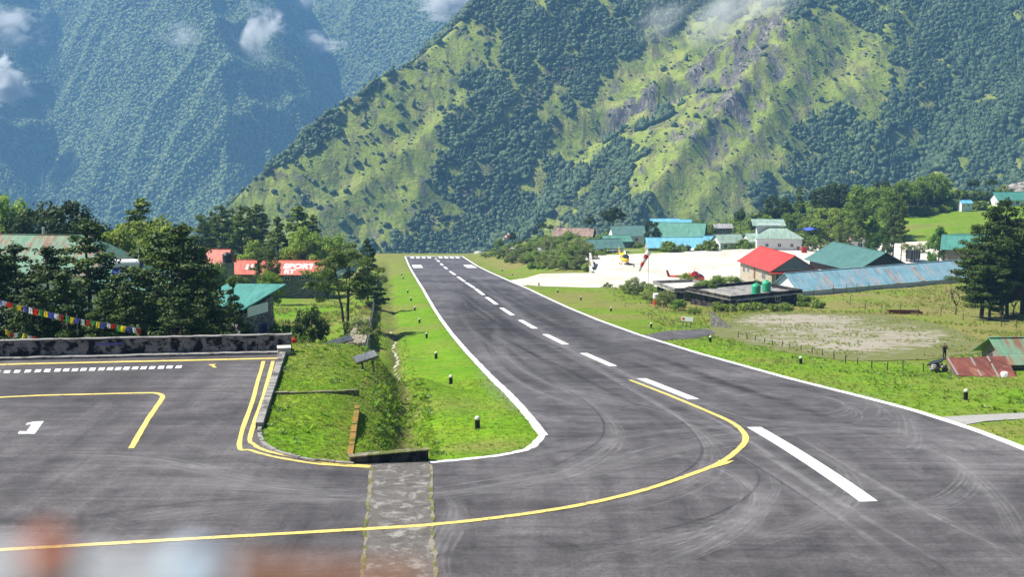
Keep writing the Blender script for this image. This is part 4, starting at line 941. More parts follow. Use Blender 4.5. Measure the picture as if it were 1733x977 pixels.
for px, yt, Y, w, lb in ((1455, 345, 372, .8, 'tall thin pine behind the dark green roof'), (1437, 372, 382, .7, 'shorter thin pine left of the tall thin one'), (1424, 378, 385, .6, 'slim pine at the left of the thin pine group'), (1512, 330, 376, .95, 'tall pine with a bare trunk right of the cypresses'), (1526, 345, 366, .6, 'slim bare-trunked pine before the gravel clearing')):
    tree('pine_tall', px, yt, Y, lb, 'pine_tree', w)
for px, yt, Y, w, lb in ((1477, 371, 372, .9, 'dark tall cypress behind the rounded one'), (1494, 389, 356, 1.1, 'rounded bright green cypress behind the dark green roof'), (1590, 386, 345, 1.15, 'pointed bright green cypress right of the gravel clearing')):
    tree('cypress', px, yt, Y, lb, 'cypress_tree', w)
G = 'row pines along the upper meadow'
for i in range(22):
    tree('row_pine', 1536 + i * 7.2 + (i * 37 % 5), 326 + (i * 29 % 11) - i * .35, 505 + (i * 53 % 26), 'small pine in the row along the upper edge of the meadow', 'pine_tree', 1.0, G)
for px, Y, h, lb in ((1580, 405, 3.6, 'dark round bush in the middle of the meadow'), (1598, 400, 4.2, 'pale green bush right of the dark one on the meadow'), (1640, 395, 5.0, 'wide pale bush behind the teal house'), (1622, 400, 4.0, 'bush left of the teal house gable'), (1535, 398, 3.0, 'bush at the back of the gravel clearing'), (1556, 396, 3.2, 'weedy bush behind the black crate'),
        (1508, 352, 2.6, 'bush at the foot of the tall bare-trunked pine'), (1374, 400, 4.0, 'weedy bush behind the dark green roof'), (1398, 396, 4.2, 'bush behind the ridge of the dark green roof'), (1340, 256, 2.0, 'low bush in front of the blue shed gable')):
    tree('green_bush' if Y % 2 else 'bush', px, 0, Y, lb, 'bush', 1.1, cat='bush', h=h)
# the big dark pines at the right edge
for px, yt, Y, w, lb in ((1668, 382, 205, 1.15, 'left dark pine of the big clump at the right edge'), (1702, 342, 212, 1.2, 'tallest dark pine of the big clump at the right edge'), (1738, 348, 216, 1.25, 'right dark pine of the big clump cut by the frame'), (1682, 430, 200, 1.1, 'lowest dark pine at the front of the big right clump'), (1712, 420, 208, 1.2, 'middle dark pine filling the big clump at the right edge')):
    tree('big_dark', px, yt, Y, lb, 'pine_tree', w)
tree('brown_tree', 1722, 472, 204, 'brown withered tree at the foot of the big right pines', 'broadleaf_tree', 1.0)
tree('bare_tree', 1624, 478, 212, 'bare leafless tree left of the big dark pines', 'bare_tree', 1.0)
for kd, px, Y, h, lb in (('bush', 1077, 276, 4.2, 'rounded bush at the foot of the windsock pole'), ('bush', 1064, 280, 2.8, 'small bush left of the rounded bush by the windsock'), ('green_bush', 1152, 226, 2.5, 'dark green bush beside the white sign board'), ('bush', 1128, 236, 3.6, 'sparse bush in front of the red and white drum'), ('bush', 1104, 245, 2.6, 'yellowish bush left of the red and white drum'),
        ('broadleaf', 1196, 246, 4.6, 'dark leafy bush between the two flat roofs'), ('broadleaf', 1216, 262, 4.8, 'green leafy tree in front of the red house terrace'), ('broadleaf', 1240, 268, 4.6, 'leafy tree before the corner of the red house'), ('broadleaf', 1180, 250, 3.6, 'dark shrub at the edge of the pale flat roof'),
        ('green_bush', 1280, 300, 3.0, 'shrub against the lit wall of the red house'), ('light_tree', 1164, 292, 4.4, 'small big-leaved tree in front of the white helipad'), ('green_bush', 1186, 290, 2.8, 'small shrub right of the big-leaved tree'), ('green_bush', 1178, 215, 1.4, 'low weeds behind the sign board'), ('bush', 1028, 318, 1.6, 'low bush at the culvert under the helipad')):
    tree(kd, px, 0, Y, lb, 'bush' if 'bush' in kd else 'broadleaf_tree', 1.0, cat='bush' if 'bush' in kd else 'tree', h=h)

# ------------------------------------------------------------------ buildings
def pt(x, y, Y):
    r = ray(x, y); return Vector((r[0] / r[1] * Y, Y, CAMZ + r[2] / r[1] * Y))
def window(parent, M, u, z, w, h, frame='white_paint', bars=1):
    """a window on a wall: M maps (along, out, up) to the house frame"""
    fr = MB(); t = .07
    for a in ((u - w / 2, u - w / 2 + t), (u + w / 2 - t, u + w / 2)): fr.box(a[0], a[1], 0, .09, z, z + h, M)
    for a in ((z, z + t), (z + h - t, z + h)): fr.box(u - w / 2 + t, u + w / 2 - t, 0, .09, a[0], a[1], M)
    for k in range(bars):
        c = u - w / 2 + w * (k + 1) / (bars + 1); fr.box(c - t / 2, c + t / 2, 0, .085, z + t, z + h - t, M)
    o = fr.build('window', frame, parent)
    MB().box(u - w / 2 + t * .5, u + w / 2 - t * .5, .004, .03, z + t * .5, z + h - t * .5, M).build('pane', 'glass_dark', o)
def door(parent, M, u, w, h, mat='timber_brown', z0=0.0):
    o = MB().box(u - w / 2, u + w / 2, 0, .06, z0, z0 + h, M).build('door', mat, parent)
    MB().box(u + w / 2 - .16, u + w / 2 - .1, .06, .12, z0 + h * .48, z0 + h * .54, M).build('handle', 'steel_grey', o)
SIDE = {'f': lambda L, W: Matrix(((1, 0, 0, 0), (0, -1, 0, -W / 2), (0, 0, 1, 0), (0, 0, 0, 1))), 'b': lambda L, W: Matrix(((-1, 0, 0, 0), (0, 1, 0, W / 2), (0, 0, 1, 0), (0, 0, 0, 1))),
        'l': lambda L, W: Matrix(((0, -1, 0, -L / 2), (-1, 0, 0, 0), (0, 0, 1, 0), (0, 0, 0, 1))), 'r': lambda L, W: Matrix(((0, 1, 0, L / 2), (1, 0, 0, 0), (0, 0, 1, 0), (0, 0, 0, 1)))}
def house(name, label, c, yaw, L, W, h, rise, roof, wall, over=.5, wins=(), doors=(), gable=None, cat='house', drop=3.0, hip=0.0, oy=None, z=None, group=None):
    """ridge along local x; windows and doors are parts, hip pulls the ridge ends in"""
    b = Vector((c[0], c[1], float(H(c[0], c[1])) if z is None else z)); o = empty(name, b, math.radians(yaw), label, cat, group)
    oy = over if oy is None else oy; l2, w2 = L / 2, W / 2; k = rise / w2
    w = MB(); zt = h - .02; w.add([(-l2, -w2, -drop), (l2, -w2, -drop), (l2, w2, -drop), (-l2, w2, -drop), (-l2, -w2, zt), (l2, -w2, zt), (l2, w2, zt), (-l2, w2, zt)],
          [(3, 2, 1, 0), (0, 1, 5, 4), (1, 2, 6, 5), (2, 3, 7, 6), (3, 0, 4, 7), (4, 5, 6, 7)]); w.build('wall', wall, o)
    if not hip:
        for s_ in (-1, 1):
            x1 = s_ * l2; x0 = x1 - s_ * .18
            MB().add([(x0, -w2 + .01, h - .02), (x0, w2 - .01, h - .02), (x0, 0, h + rise - .06), (x1, -w2 + .01, h - .02), (x1, w2 - .01, h - .02), (x1, 0, h + rise - .06)], [(0, 1, 2), (5, 4, 3), (0, 3, 4, 1), (1, 4, 5, 2), (2, 5, 3, 0)]).build('gable', gable or wall, o)
    r = MB(); ze = h - oy * k; xr = l2 + over - hip
    for s_ in (-1, 1):
        r.slab((-l2 - over, s_ * (w2 + oy), ze), (l2 + over, s_ * (w2 + oy), ze), (xr, 0, h + rise), (-xr, 0, h + rise), .07)
    if hip:
        for s_ in (-1, 1):
            r.add([(s_ * (l2 + over), -w2 - oy, ze), (s_ * (l2 + over), w2 + oy, ze), (s_ * xr, 0, h + rise)], [(0, 1, 2)])
    ro = r.build('roof', roof, o)
    MB().box(-xr, xr, -.16, .16, h + rise - .03, h + rise + .05).build('ridge_cap', roof, ro)
    for sd, u, zz, ww, hh, *bars in wins: window(o, SIDE[sd](L, W), u, zz, ww, hh, bars=bars[0] if bars else 1)
    for sd, u, ww, hh, *mt in doors: door(o, SIDE[sd](L, W), u, ww, hh, *(mt[:1]))
    return o
# left ------------------------------------------------------------------
# stone building with a mono-pitch teal roof
sb = empty('stone_building', (0, 0, 0), 0, 'stone building with teal mono-pitch roof behind the right end of the wall', 'building')
A, B = pt(385, 480, 142), pt(484, 481, 131)             # high eave
C_, D_ = pt(404, 528, 124), pt(300, 522, 134)           # low eave
MB().slab(D_, C_, B, A, .16).build('roof', 'roof_teal', sb)
bl = [pt(405, 533, 124.6), pt(462, 500, 130.4), pt(372, 500, 141.5), pt(310, 528, 134)]
w = MB(); lo = [Vector((v.x, v.y, -11.0)) for v in bl]; hi = [v - Vector((0, 0, .35)) for v in (pt(405, 531, 124.6), pt(462, 494, 130.4), pt(372, 492, 141.5), pt(310, 528, 134))]
w.add(lo + hi, [(0, 1, 5, 4), (1, 2, 6, 5), (2, 3, 7, 6), (3, 0, 4, 7), (4, 5, 6, 7)]).build('wall', 'stone_dark', sb)
def wall_frame(a, b):
    d = Vector((b.x - a.x, b.y - a.y, 0)); L = d.length; d.normalize(); n = Vector((d.y, -d.x, 0)); return Matrix(((d.x, n.x, 0, a.x), (d.y, n.y, 0, a.y), (0, 0, 1, 0), (0, 0, 0, 1))), L
Mw, Lw = wall_frame(lo[0], lo[1])
pz = pt(440, 535, 127.5).z
MB().box(Lw * .22, Lw * .82, .01, .08, pz + .15, pz + 1.15, Mw).build('fascia_board', 'white_paint', sb)
window(sb, Mw, Lw * .68, pz - 2.2, 1.1, 1.3, 'panel_blue'); window(sb, Mw, Lw * .3, pz - 2.3, 1.0, 1.2, 'timber_dark')
c = at(45, 182); house('long_building', 'long building with rusty green hipped roof behind the dark pines', (c.x - 2, c.y), -8, 32, 14, ztop(452, 178) - c.z, 4.2, 'roof_rustgreen', 'wall_white', .8, [('f', u, 3.4, 1.4, 1.3, 1) for u in (-9, -3, 3, 9)], cat='building', hip=5, z=c.z)
ch = pt(73, 385, 184); MB().tube(ch - Vector((0, 0, 4)), ch, .22, .2, 8).build('chimney_pipe', 'concrete_pale'); tag(bpy.data.objects['chimney_pipe'], 'pale chimney pipe rising over the rusty green roof', 'chimney')
c = at(352, 268); rh = house('red_roof_house', 'small house with orange-red roof left of the black water tank', (c.x, c.y), -5, 8.4, 6, ztop(442, 268) - c.z, 2.6, 'roof_salmon', 'timber_dark', .7, [('f', -1.6, 4, .9, 1.1), ('f', .2, 4, .9, 1.1), ('f', 2, 4, .9, 1.1)], z=c.z)
MB().box(-4.2, 4.2, -4.6, -4.5, ztop(460, 264) - c.z, ztop(450, 264) - c.z).build('balcony', 'concrete_pale', rh)
# long building with lettering on its roof
c = at(474, 286); hL = ztop(464, 281) - c.z
lb = house('lettered_building', 'long red-roofed building with white lettering painted on the roof', (c.x, c.y), -4, 20, 8.2, hL, 2.5, 'roof_salmon', 'stone_dark', .4, [('f', 8.2, hL - 1.5, 1.3, .9), ('f', 5.6, hL - 1.5, 1.3, .9), ('f', 2.4, hL - 1.5, 1.3, .9)], cat='building', z=c.z)
def lettering(txt, parent, loc, rot, size, mat, name='lettering'):
    cu = bpy.data.curves.new(name, 'FONT'); cu.body = txt; cu.size = size; cu.extrude = .004; cu.offset = .05 * size
    tmp = bpy.data.objects.new('tmp', cu); COL.objects.link(tmp); bpy.context.view_layer.update()
    me = bpy.data.meshes.new_from_object(tmp.evaluated_get(bpy.context.evaluated_depsgraph_get())); bpy.data.objects.remove(tmp)
    me.materials.clear(); me.materials.append(MATS[mat]); o = bpy.data.objects.new(name, me); link(o, parent); o.location = loc; o.rotation_euler = rot; return o
sl = math.atan2(2.5, 4.1); roof_l = [x for x in lb.children if x.name.startswith('roof')][0]
def on_slope(u, d): return (u, -4.1 - .4 + d * math.cos(sl), hL - .4 * 2.5 / 4.1 + d * math.sin(sl) + .03)
lettering('LU', roof_l, on_slope(-7.4, 1.9), (sl, 0, 0), 2.3, 'paint_white'); lettering('SPORT', roof_l, on_slope(1.2, 2.3), (sl, 0, 0), 2.3, 'paint_white'); lettering('RT', roof_l, on_slope(1.6, .45), (sl, 0, 0), 2.0, 'paint_white')
def tank(name, label, loc, r, h, mat, n=3, cat='water tank'):
    pr = [(r * .97, 0), (r, .04)]
    for i in range(n):
        z0 = h * .72 * (i + .35) / n + .06; pr += [(r, z0), (r * 1.04, z0 + .04), (r * 1.04, z0 + .1), (r, z0 + .14)]
    pr += [(r, h * .78), (r * .86, h * .88), (r * .4, h * .95)]
    o = empty(name, loc, 0, label, cat); MB().lathe(pr, 20).build('body', mat, o, True); MB().lathe([(r * .38, h * .945), (r * .38, h), (r * .3, h * 1.02)], 16).build('lid', mat, o); return o
bt = pt(385, 444, 262); tank('water_tank', 'black water tank on a stand beside the small red-roofed house', bt, 1.0, 2.0, 'tank_black')
MB().box(bt.x - 1.1, bt.x + 1.1, bt.y - 1.1, bt.y + 1.1, at(385, 262).z - .5, bt.z).build('tank_stand', 'concrete_grey'); tag(bpy.data.objects['tank_stand'], 'square masonry stand under the black water tank', 'stand')
# solar water heater on a roof among the pines
sh = pt(216, 446, 150); so = empty('solar_water_heater', sh, math.radians(8), 'white horizontal solar water heater cylinder with blue ends among pines', 'water heater')
MB().tube((-1.75, 0, .0), (1.45, 0, .0), .5, .5, 18).build('cylinder', 'white_paint', so, False); MB().tube((1.452, 0, 0), (1.75, 0, 0), .53, .53, 18).build('end_cap', 'panel_blue', so)
MB().slab((-1.6, -1.3, -1.6), (1.6, -1.3, -1.6), (1.6, -.1, -.45), (-1.6, -.1, -.45), .08).build('collector_panel', 'panel_blue', so)
for x in (-1.2, 1.2): MB().tube((x, .3, -9), (x, 0, -.3), .07, .07, 6).build('leg', 'steel_grey', so)
c = at(205, 152); house('hidden_house', 'green-roofed house glimpsed between the dark pines under the solar heater', (c.x, c.y + 4), 6, 9, 7, ztop(492, 150) - c.z, 2.0, 'roof_teal', 'wall_white', .5, [('f', -2, 2.2, 1.2, 1.2), ('f', 2, 2.2, 1.2, 1.2)], z=c.z)
ms = pt(233, 404, 151); MB().tube((ms.x, ms.y, sh.z - 6), ms, .05, .03, 6).build('mast', 'white_paint'); tag(bpy.data.objects['mast'], 'thin white mast rising above the solar water heater', 'mast')
# right ------------------------------------------------------------------
WR = lambda u, z=3.9, w=1.3, h=1.5, b=1: ('f', u, z, w, h, b)
red = house('red_house', 'two-storey house with bright red roof and grey gable at helipad edge', (67.6, 324.5), -77.5, 20, 11.4, 6.6, 3.4, 'roof_red', 'wall_tan', .8,
    [WR(-7.4, 3.6, 1.6, 1.9), WR(-4.6), WR(5.2, 3.4, 2.2, 1.9, 2), WR(-7.4, .6, 1.2, 1.2), WR(2.6, .6, 1.2, 1.2), ('r', -2.6, 3.5, 4.2, 1.9, 3), ('r', 3.4, 3.5, 2.6, 1.9, 2), ('r', -2.6, .6, 2.2, 1.5, 1)], [('f', .2, 1.3, 2.4)], gable='wall_greyblue', drop=4, z=-30.3)
MB().slab((10.02, -6.6, 6.15), (11.5, -6.6, 5.75), (11.5, 6.6, 5.75), (10.02, 6.6, 6.15), .08).build('pent_roof', 'roof_red', red)
MB().box(-.9, -.2, -5.86, -5.72, 3.0, 6.1).build('timber_panel', 'timber_brown', red)
tr_ = MB(); tr_.box(-4, 10, -9.6, -5.74, -4, 1.1); tr_.build('terrace', 'wall_tan', red); MB().box(-4.3, 10.3, -9.9, -5.74, 1.1, 1.3).build('terrace_slab', 'concrete_pale', red)
for u in (-2.5, 0, 5): MB().lathe([(.45, 1.3), (.5, 1.6), (.3, 2.1), (.25, 2.2)], 12, (u, -8.2, 0)).build('terrace_pot', 'white_paint', red)
house('green_roof_house', 'large house with dark green roof and black gable behind the red one', (91, 334), -74, 24, 15, 5.2, 4.0, 'roof_darkgreen', 'timber_dark', 1.2, [('r', -4, 1.4, 2, 1.4), ('r', 3, 1.4, 2, 1.4), ('f', -6, 1.2, 1.6, 1.4), ('f', 2, 1.2, 1.6, 1.4)], gable='black_paint', drop=4, z=-29.6)
# long sky-blue shed
a, b = gp(1352, 503), gp(1640, 478); dv = b - a; yw = math.degrees(math.atan2(dv.y, dv.x)); L = Vector((dv.x, dv.y)).length + 4
nrm = Vector((-dv.y, dv.x, 0)).normalized(); c = (a + b) / 2 + nrm * 4.4 + Vector((dv.x, dv.y, 0)).normalized() * 2
zl, zr = a.z, b.z
shed = house('blue_shed', 'very long low shed with faded sky-blue roof and grey streaks', (c.x, c.y), yw, L, 8.4, 1.7, 3.0, 'roof_skyblue', 'wall_white', .6, [('l', -1.6, .4, 1.2, 1.1)], cat='shed', z=(zl + zr) / 2 - .1)
shed.rotation_euler = (0, -math.atan2(zr - zl, L), math.radians(yw))
MB().slab((-L / 2 - 3.2, -4.6, .6), (-L / 2 - .2, -4.6, 1.6), (-L / 2 - .2, 2.6, 1.6), (-L / 2 - 3.2, 2.6, .6), .08).build('lean_to_roof', 'roof_skyblue', shed)
MB().box(-L / 2 - 2.9, -L / 2 - .3, -4.2, 2.2, -2.5, .55).build('lean_to_wall', 'panel_blue', shed)
for u in (-L * .34, L * .0, L * .14): MB().slab((u, -4.9, 1.42), (u + 1.2, -4.9, 1.42), (u + 1.2, -1.2, 4.0), (u, -1.2, 4.0), .04).build('roof_patch', 'roof_grey', shed)
for px, Y, lbx in ((1406, 262, 'dark upright metal flue hut at the left part of the blue shed'), (1566, 283, 'dark upright metal flue hut at the right part of the blue shed')):
    p = gp(px, 498 - (px - 1352) * .087); o = empty('flue_hut', p, 0.4, lbx, 'hut'); MB().box(-.55, .55, -.5, .5, -.5, 2.3).build('body', 'tank_black', o); MB().box(-.8, .8, -.75, .75, 2.3, 2.4).build('cap', 'roof_grey', o)
# teal house right
c = at(1640, 338); th = house('teal_house', 'stone house with teal roof half hidden by the big dark pines', (c.x + 1, c.y), -20, 13, 9, ztop(418, 334) - c.z, 2.6, 'roof_teal', 'stone_pale', 1.4, [('f', -1, 1.2, 1.6, 1.6), ('f', 2.2, 1.2, 1.6, 1.6), ('f', -4.4, 1.2, 1.2, 1.6)], drop=3, z=c.z)
c = at(1655, 352); house('teal_house', 'house with bright turquoise roof behind the stone teal-roofed one', (c.x, c.y), -15, 12, 8, ztop(412, 352) - c.z, 2.6, 'roof_green', 'wall_tan', .6, [('f', -2, 1.5, 1.3, 1.3)], z=c.z)
c = at(1718, 520); house('hill_house', 'white-ended house with pale turquoise roof on the hill at upper right', (c.x, c.y), 6, 20, 8, 3.2, 2.6, 'roof_teal', 'wall_white', .8, [('f', -6, 1, 1.4, 1.3), ('f', -2, 1, 1.4, 1.3), ('f', 3, 1, 1.4, 1.3)], z=ztop(350, 516))
c = at(1630, 500); house('blue_hut', 'small pale blue hut beside the row of pines on the meadow', (c.x, c.y), 10, 4.5, 3.5, 2.2, 1.0, 'roof_blue', 'wall_white', .3, [('f', .6, .8, .8, .8)], cat='hut', z=ztop(353, 498))
c = at(1450, 392); house('white_hut', 'small white hut with red roof behind the thin pine trunks', (c.x, c.y), -80, 5, 4.2, 2.4, 1.5, 'roof_brown', 'wall_white', .4, [('r', 0, .5, 1.6, 1.3)], cat='hut', z=ztop(421, 390))
# village row
def vh(px, ybase, Y, yaw, L, W, h, rise, roof, wall, label, name='village_house', hip=0.0, wins=3, gable=None, over=.5):
    p = pt(px, ybase, Y); ws = [('f', (i - (wins - 1) / 2) * L / (wins + .6), h * .35, 1.1, 1.2) for i in range(wins)] + ([('l', 0, h * .4, 1.0, 1.1)] if wins else [])
    return house(name, label, (p.x, p.y), yaw, L, W, h, rise, roof, wall, over, ws, [('f', L * .42, .9, 1.9)] if L > 9 else (), gable, 'house', 4.0, hip, None, p.z)
vh(972, 408, 500, -12, 15, 9, 2.6, 2.6, 'roof_brown', 'timber_dark', 'house with rusty brown roof at the left end of the village')
vh(1020, 431, 402, 14, 11, 8, 2.6, 2.4, 'roof_darkgreen', 'wall_white', 'white house with dark green roof beside the helipad corner')
vh(1042, 420, 432, 10, 9, 7, 2.8, 1.6, 'roof_green', 'wall_greyblue', 'grey house with low green roof behind the yellow helicopter')
vh(1072, 412, 448, 8, 16, 9, 3.4, 3.0, 'roof_darkgreen', 'wall_white', 'larger white-gabled house with dark green roof left of dark tree')
vh(1150, 416, 438, -14, 17, 14, 3.6, 4.4, 'roof_green', 'wall_greyblue', 'biggest green-roofed house behind the long blue roof', hip=0, gable='wall_greyblue')
vh(1141, 429, 410, 2, 18, 8, 2.6, 2.6, 'roof_blue', 'wall_tan', 'long low building with bright blue roof behind the helipad', 'blue_roof_building', wins=4)
vh(1124, 396, 474, 4, 10, 8, 3.4, 2.4, 'roof_blue', 'wall_white', 'upper blue-roofed house left of the grey flat one', 'village_house')
vh(1148, 392, 482, 0, 9, 7, 3.0, 1.6, 'roof_blue', 'timber_dark', 'upper blue-roofed house above the biggest green roof')
vh(1163, 394, 468, -5, 8, 7, 2.6, 1.0, 'roof_grey', 'timber_dark', 'low grey-roofed house among the upper blue roofs')
vh(1209, 421, 424, 8, 8, 6, 2.4, 2.0, 'roof_blue', 'wall_white', 'small blue-roofed house right of the long blue building')
vh(1231, 423, 416, 14, 8, 7, 3.0, 2.2, 'roof_palegreen', 'wall_white', 'small white house with pale green roof right of the blue ones')
vh(1222, 396, 462, 4, 6, 5, 2.6, 1.2, 'roof_grey', 'timber_grey', 'grey hut on the slope above the pale green roof', 'village_hut', wins=1)
tt_ = vh(1316, 424, 408, -6, 14, 10, 4.6, 2.6, 'roof_palegreen', 'wall_white', 'two-tier white house with pale green hipped roofs behind red roof', 'two_tier_house', 5)
MB().box(-6.4, 1.2, 2, 8, 4, 8.2).build('upper_storey', 'wall_white', tt_); MB().slab((-8, .8, 7.8), (2.6, .8, 7.8), (2.6, 9.4, 9.2), (-8, 9.4, 9.2), .15).build('upper_roof', 'roof_palegreen', tt_)
vh(1284, 424, 415, 10, 9, 8, 3.6, 2.2, 'roof_palegreen', 'wall_white', 'pale green-roofed house adjoining the two-tier house on its left', wins=2)
for px, Y, lbx in ((1132, 404.5, 'left blue sheet awning below the long blue roof'), (1172, 404.5, 'right blue sheet awning below the long blue roof')):
    p = pt(px, 430, Y); o = empty('awning', (p.x, p.y, p.z - .6), 0, lbx, 'awning'); MB().slab((-1.8, -1, 1.9), (1.8, -1, 1.9), (1.8, 1, 2.4), (-1.8, 1, 2.4), .06).build('sheet', 'steel_pale', o)
    for x in (-1.6, 1.6): MB().tube((x, -.9, -.6), (x, -.9, 1.9), .05, .05, 6).build('post', 'steel_grey', o)
# flat-roofed buildings
def flat(name, label, a, b, depth, h, wall, roofm, rim):
    d = (b - a); d.z = 0; L = d.length; yaw = math.atan2(d.y, d.x); o = empty(name, a, yaw, label, 'building')
    MB().box(0, L, 0, depth, -2.5, h).build('wall', wall, o); MB().box(-.7, L + .7, -.7, depth + .7, h, h + .22).build('roof_slab', roofm, o)
    p = MB(); t = .3
    p.box(-.7, L + .7, -.7, -.7 + t, h + .22, h + .8); p.box(-.7, L + .7, depth + .7 - t, depth + .7, h + .22, h + .8); p.box(-.7, -.7 + t, -.7 + t, depth + .7 - t, h + .22, h + .8); p.box(L + .7 - t, L + .7, -.7 + t, depth + .7 - t, h + .22, h + .8)
    p.build('parapet', rim, o); MB().tube((.5, -.8, h - .1), (L + .2, -.8, h + .1), .06, .06, 6).build('pipe', 'white_paint', o)
    window(o, Matrix(((1, 0, 0, 0), (0, -1, 0, 0), (0, 0, 1, 0), (0, 0, 0, 1))), L * .3, .5, 1.2, 1.0); window(o, Matrix(((1, 0, 0, 0), (0, -1, 0, 0), (0, 0, 1, 0), (0, 0, 0, 1))), L * .7, .5, 1.2, 1.0)
    return o, L, yaw
a = at(1240, 232); b_ = at(1352, 240)
fl, Lf, yf = flat('flat_building', 'dark mouldy flat-roofed building carrying two green tanks', a, b_, 12, 1.7, 'dark_concrete', 'concrete_grey', 'dark_concrete')
door(fl, Matrix(((0, -1, 0, 0), (-1, 0, 0, 6), (0, 0, 1, 0), (0, 0, 0, 1))), 3.5, 1.1, 1.9, 'timber_grey')
MB().box(-.69, -.6, -.69, 6, 2.4, 2.85).build('rim_patch', 'concrete_pale', fl)
a2 = at(1146, 250); b2 = at(1206, 252)
flat('flat_building', 'smaller flat-roofed building with pale roof left of the dark one', a2, b2, 10, 2.0, 'dark_concrete', 'concrete_pale', 'concrete_grey')
for px, Yt, lbx in ((1282, 237, 'green water tank on the dark flat roof, the left and lower one'), (1299.5, 241, 'green water tank on the dark flat roof, the right and upper one')):
    q = at(px, Yt); tank('water_tank', lbx, (q.x, Yt, a.z + 1.92), .84, 2.15, 'tank_green', 4)
# rusty shed and green shed at lower right
rs = empty('rusty_shed', (0, 0, 0), 0, 'low shed with rust-red sheet roof and stone ends by the roadside', 'shed')
A, B, C_, D_ = pt(1600, 606, 112.5), pt(1702, 603, 113.0), pt(1722, 641, 107), pt(1618, 636, 107)
MB().slab(D_, C_, B, A, .06).build('roof', 'roof_rust', rs)
w = MB(); q = [D_ + Vector((.3, .3, -.1)), C_ + Vector((-.3, .3, -.1)), B + Vector((-.3, -.2, -.1)), A + Vector((.3, -.2, -.1))]; lo = [Vector((v.x, v.y, v.z - 4)) for v in q]
w.add(lo + q, [(0, 1, 5, 4), (1, 2, 6, 5), (2, 3, 7, 6), (3, 0, 4, 7), (4, 5, 6, 7)]).build('wall', 'stone_dark', rs)
for u in (.02, .4, .68):
    e0 = D_.lerp(C_, u); e1 = A.lerp(B, u); MB().slab(e0 + Vector((0, 0, .05)), e0 + Vector((.16, 0, .05)), e1 + Vector((.16, 0, .05)), e1 + Vector((0, 0, .05)), .05).build('batten', 'timber_grey', rs)
A2, B2 = pt(1570, 617, 126), pt(1596, 607, 127.5); st = MB()
MB().slab(pt(1568, 618, 112), pt(1592, 613, 112), pt(1599, 606, 114), pt(1577, 611, 114), .1).build('slate', 'tank_black', rs)
r_ = random.Random(4)
for i in range(26):
    p = pt(1576 + r_.random() * 26, 620 + r_.random() * 9 - (i % 3) * 2, 111.5 + r_.random() * 1.5); k_ = .16 + r_.random() * .16
    MB().lathe([(k_ * .6, -k_ * .6), (k_, -.1 * k_), (k_ * .8, k_ * .5), (k_ * .3, k_ * .65)], 6, p).build('stone', 'rock', rs)
house('green_shed', 'shed with weathered green roof and grey plank gable at right edge', (49.4, 117.2), 4, 9, 5.6, 1.25, 1.5, 'roof_rustgreen', 'timber_grey', .7, [('l', .8, .2, .8, .7)], [('l', -.9, .8, 1.2, 'timber_dark')], cat='shed', z=-6.75)

# ------------------------------------------------------------------ walls, kerbs and the drain
wd = Vector((wall_r[0] - wall_l[0], wall_r[1] - wall_l[1], 0)); wlen = wd.length; wd.normalize(); wdir = math.atan2(wd.y, wd.x)
wall = empty('parapet_wall', (wall_l[0], wall_l[1] + .35, 0.15), wdir, 'long mouldy grey parapet wall along the back of the apron', 'wall')
def rough_bar(x0, x1, y0, y1, z0, z1, n, amp, seed):
    r = random.Random(seed); v = []; f = []
    for i in range(n + 1):
        x = x0 + (x1 - x0) * i / n; d = r.uniform(-amp, amp)
        v += [(x, y0 + r.uniform(-amp, amp) * .4, z0), (x, y1, z0), (x, y1, z1 + d), (x, y0 + r.uniform(-amp, amp) * .4, z1 + d)]
    for i in range(n):
        a = i * 4; b = a + 4
        f += [(a + k, a + (k + 1) % 4, b + (k + 1) % 4, b + k) for k in range(4)]
    f += [(0, 1, 2, 3), tuple(n * 4 + k for k in (3, 2, 1, 0))]
    return MB().add(v, f)
hw = 1.18
rough_bar(-62, wlen + .25, .0, .38, -8, hw, 150, .012, 1).build('wall_face', 'wall_mould', wall)
rough_bar(-62, wlen + .3, -.05, .43, hw + .015, hw + .1, 150, .02, 2).build('coping', 'concrete_grey', wall)
rough_bar(-62, wlen - .2, -.75, -.005, -.3, .16, 120, .02, 3).build('footing', 'concrete_grey', wall)
MB().box(6.3, 8.2, -.035, .0, .8, .93).build('painted_strip', 'cloth_blue', wall)
def kerb_along(name, pts, w, h, mat, label, cat='kerb', dz=0.0, fn=Hs, gapped=0.9, drop=.5):
    """kerb of single blocks; each block a part"""
    P = np.asarray(pts)[:, :2]; seg = np.linalg.norm(np.diff(P, axis=0), axis=1); L = np.concatenate([[0], np.cumsum(seg)])
    o = empty(name, (P[0][0], P[0][1], float(fn(P[0][0], P[0][1]))), 0, label, cat); n = max(1, int(L[-1] / gapped)); r = random.Random(len(label))
    for i in range(n):
        a = L[-1] * i / n + .012; b = L[-1] * (i + 1) / n - .012; pa = Vector((np.interp(a, L, P[:, 0]), np.interp(a, L, P[:, 1]), 0)); pb = Vector((np.interp(b, L, P[:, 0]), np.interp(b, L, P[:, 1]), 0))
        d = (pb - pa).normalized(); nn = Vector((-d.y, d.x, 0)) * w / 2; z = [float(fn(p.x, p.y)) + dz for p in (pa, pb)]; hh = h + r.uniform(-.025, .025)
        m = MB(); vs = []
        for top in (-drop, hh):
            vs += [pa - nn + Vector((0, 0, z[0] + top)), pb - nn + Vector((0, 0, z[1] + top)), pb + nn + Vector((0, 0, z[1] + top)), pa + nn + Vector((0, 0, z[0] + top))]
        q = m.add([v - o.location for v in vs], [(3, 2, 1, 0), (4, 5, 6, 7), (0, 1, 5, 4), (1, 2, 6, 5), (2, 3, 7, 6), (3, 0, 4, 7)]).build('kerb_block', mat, o)
    return o
ie = np.array(island_edge); mid = int(len(ie) * .42)
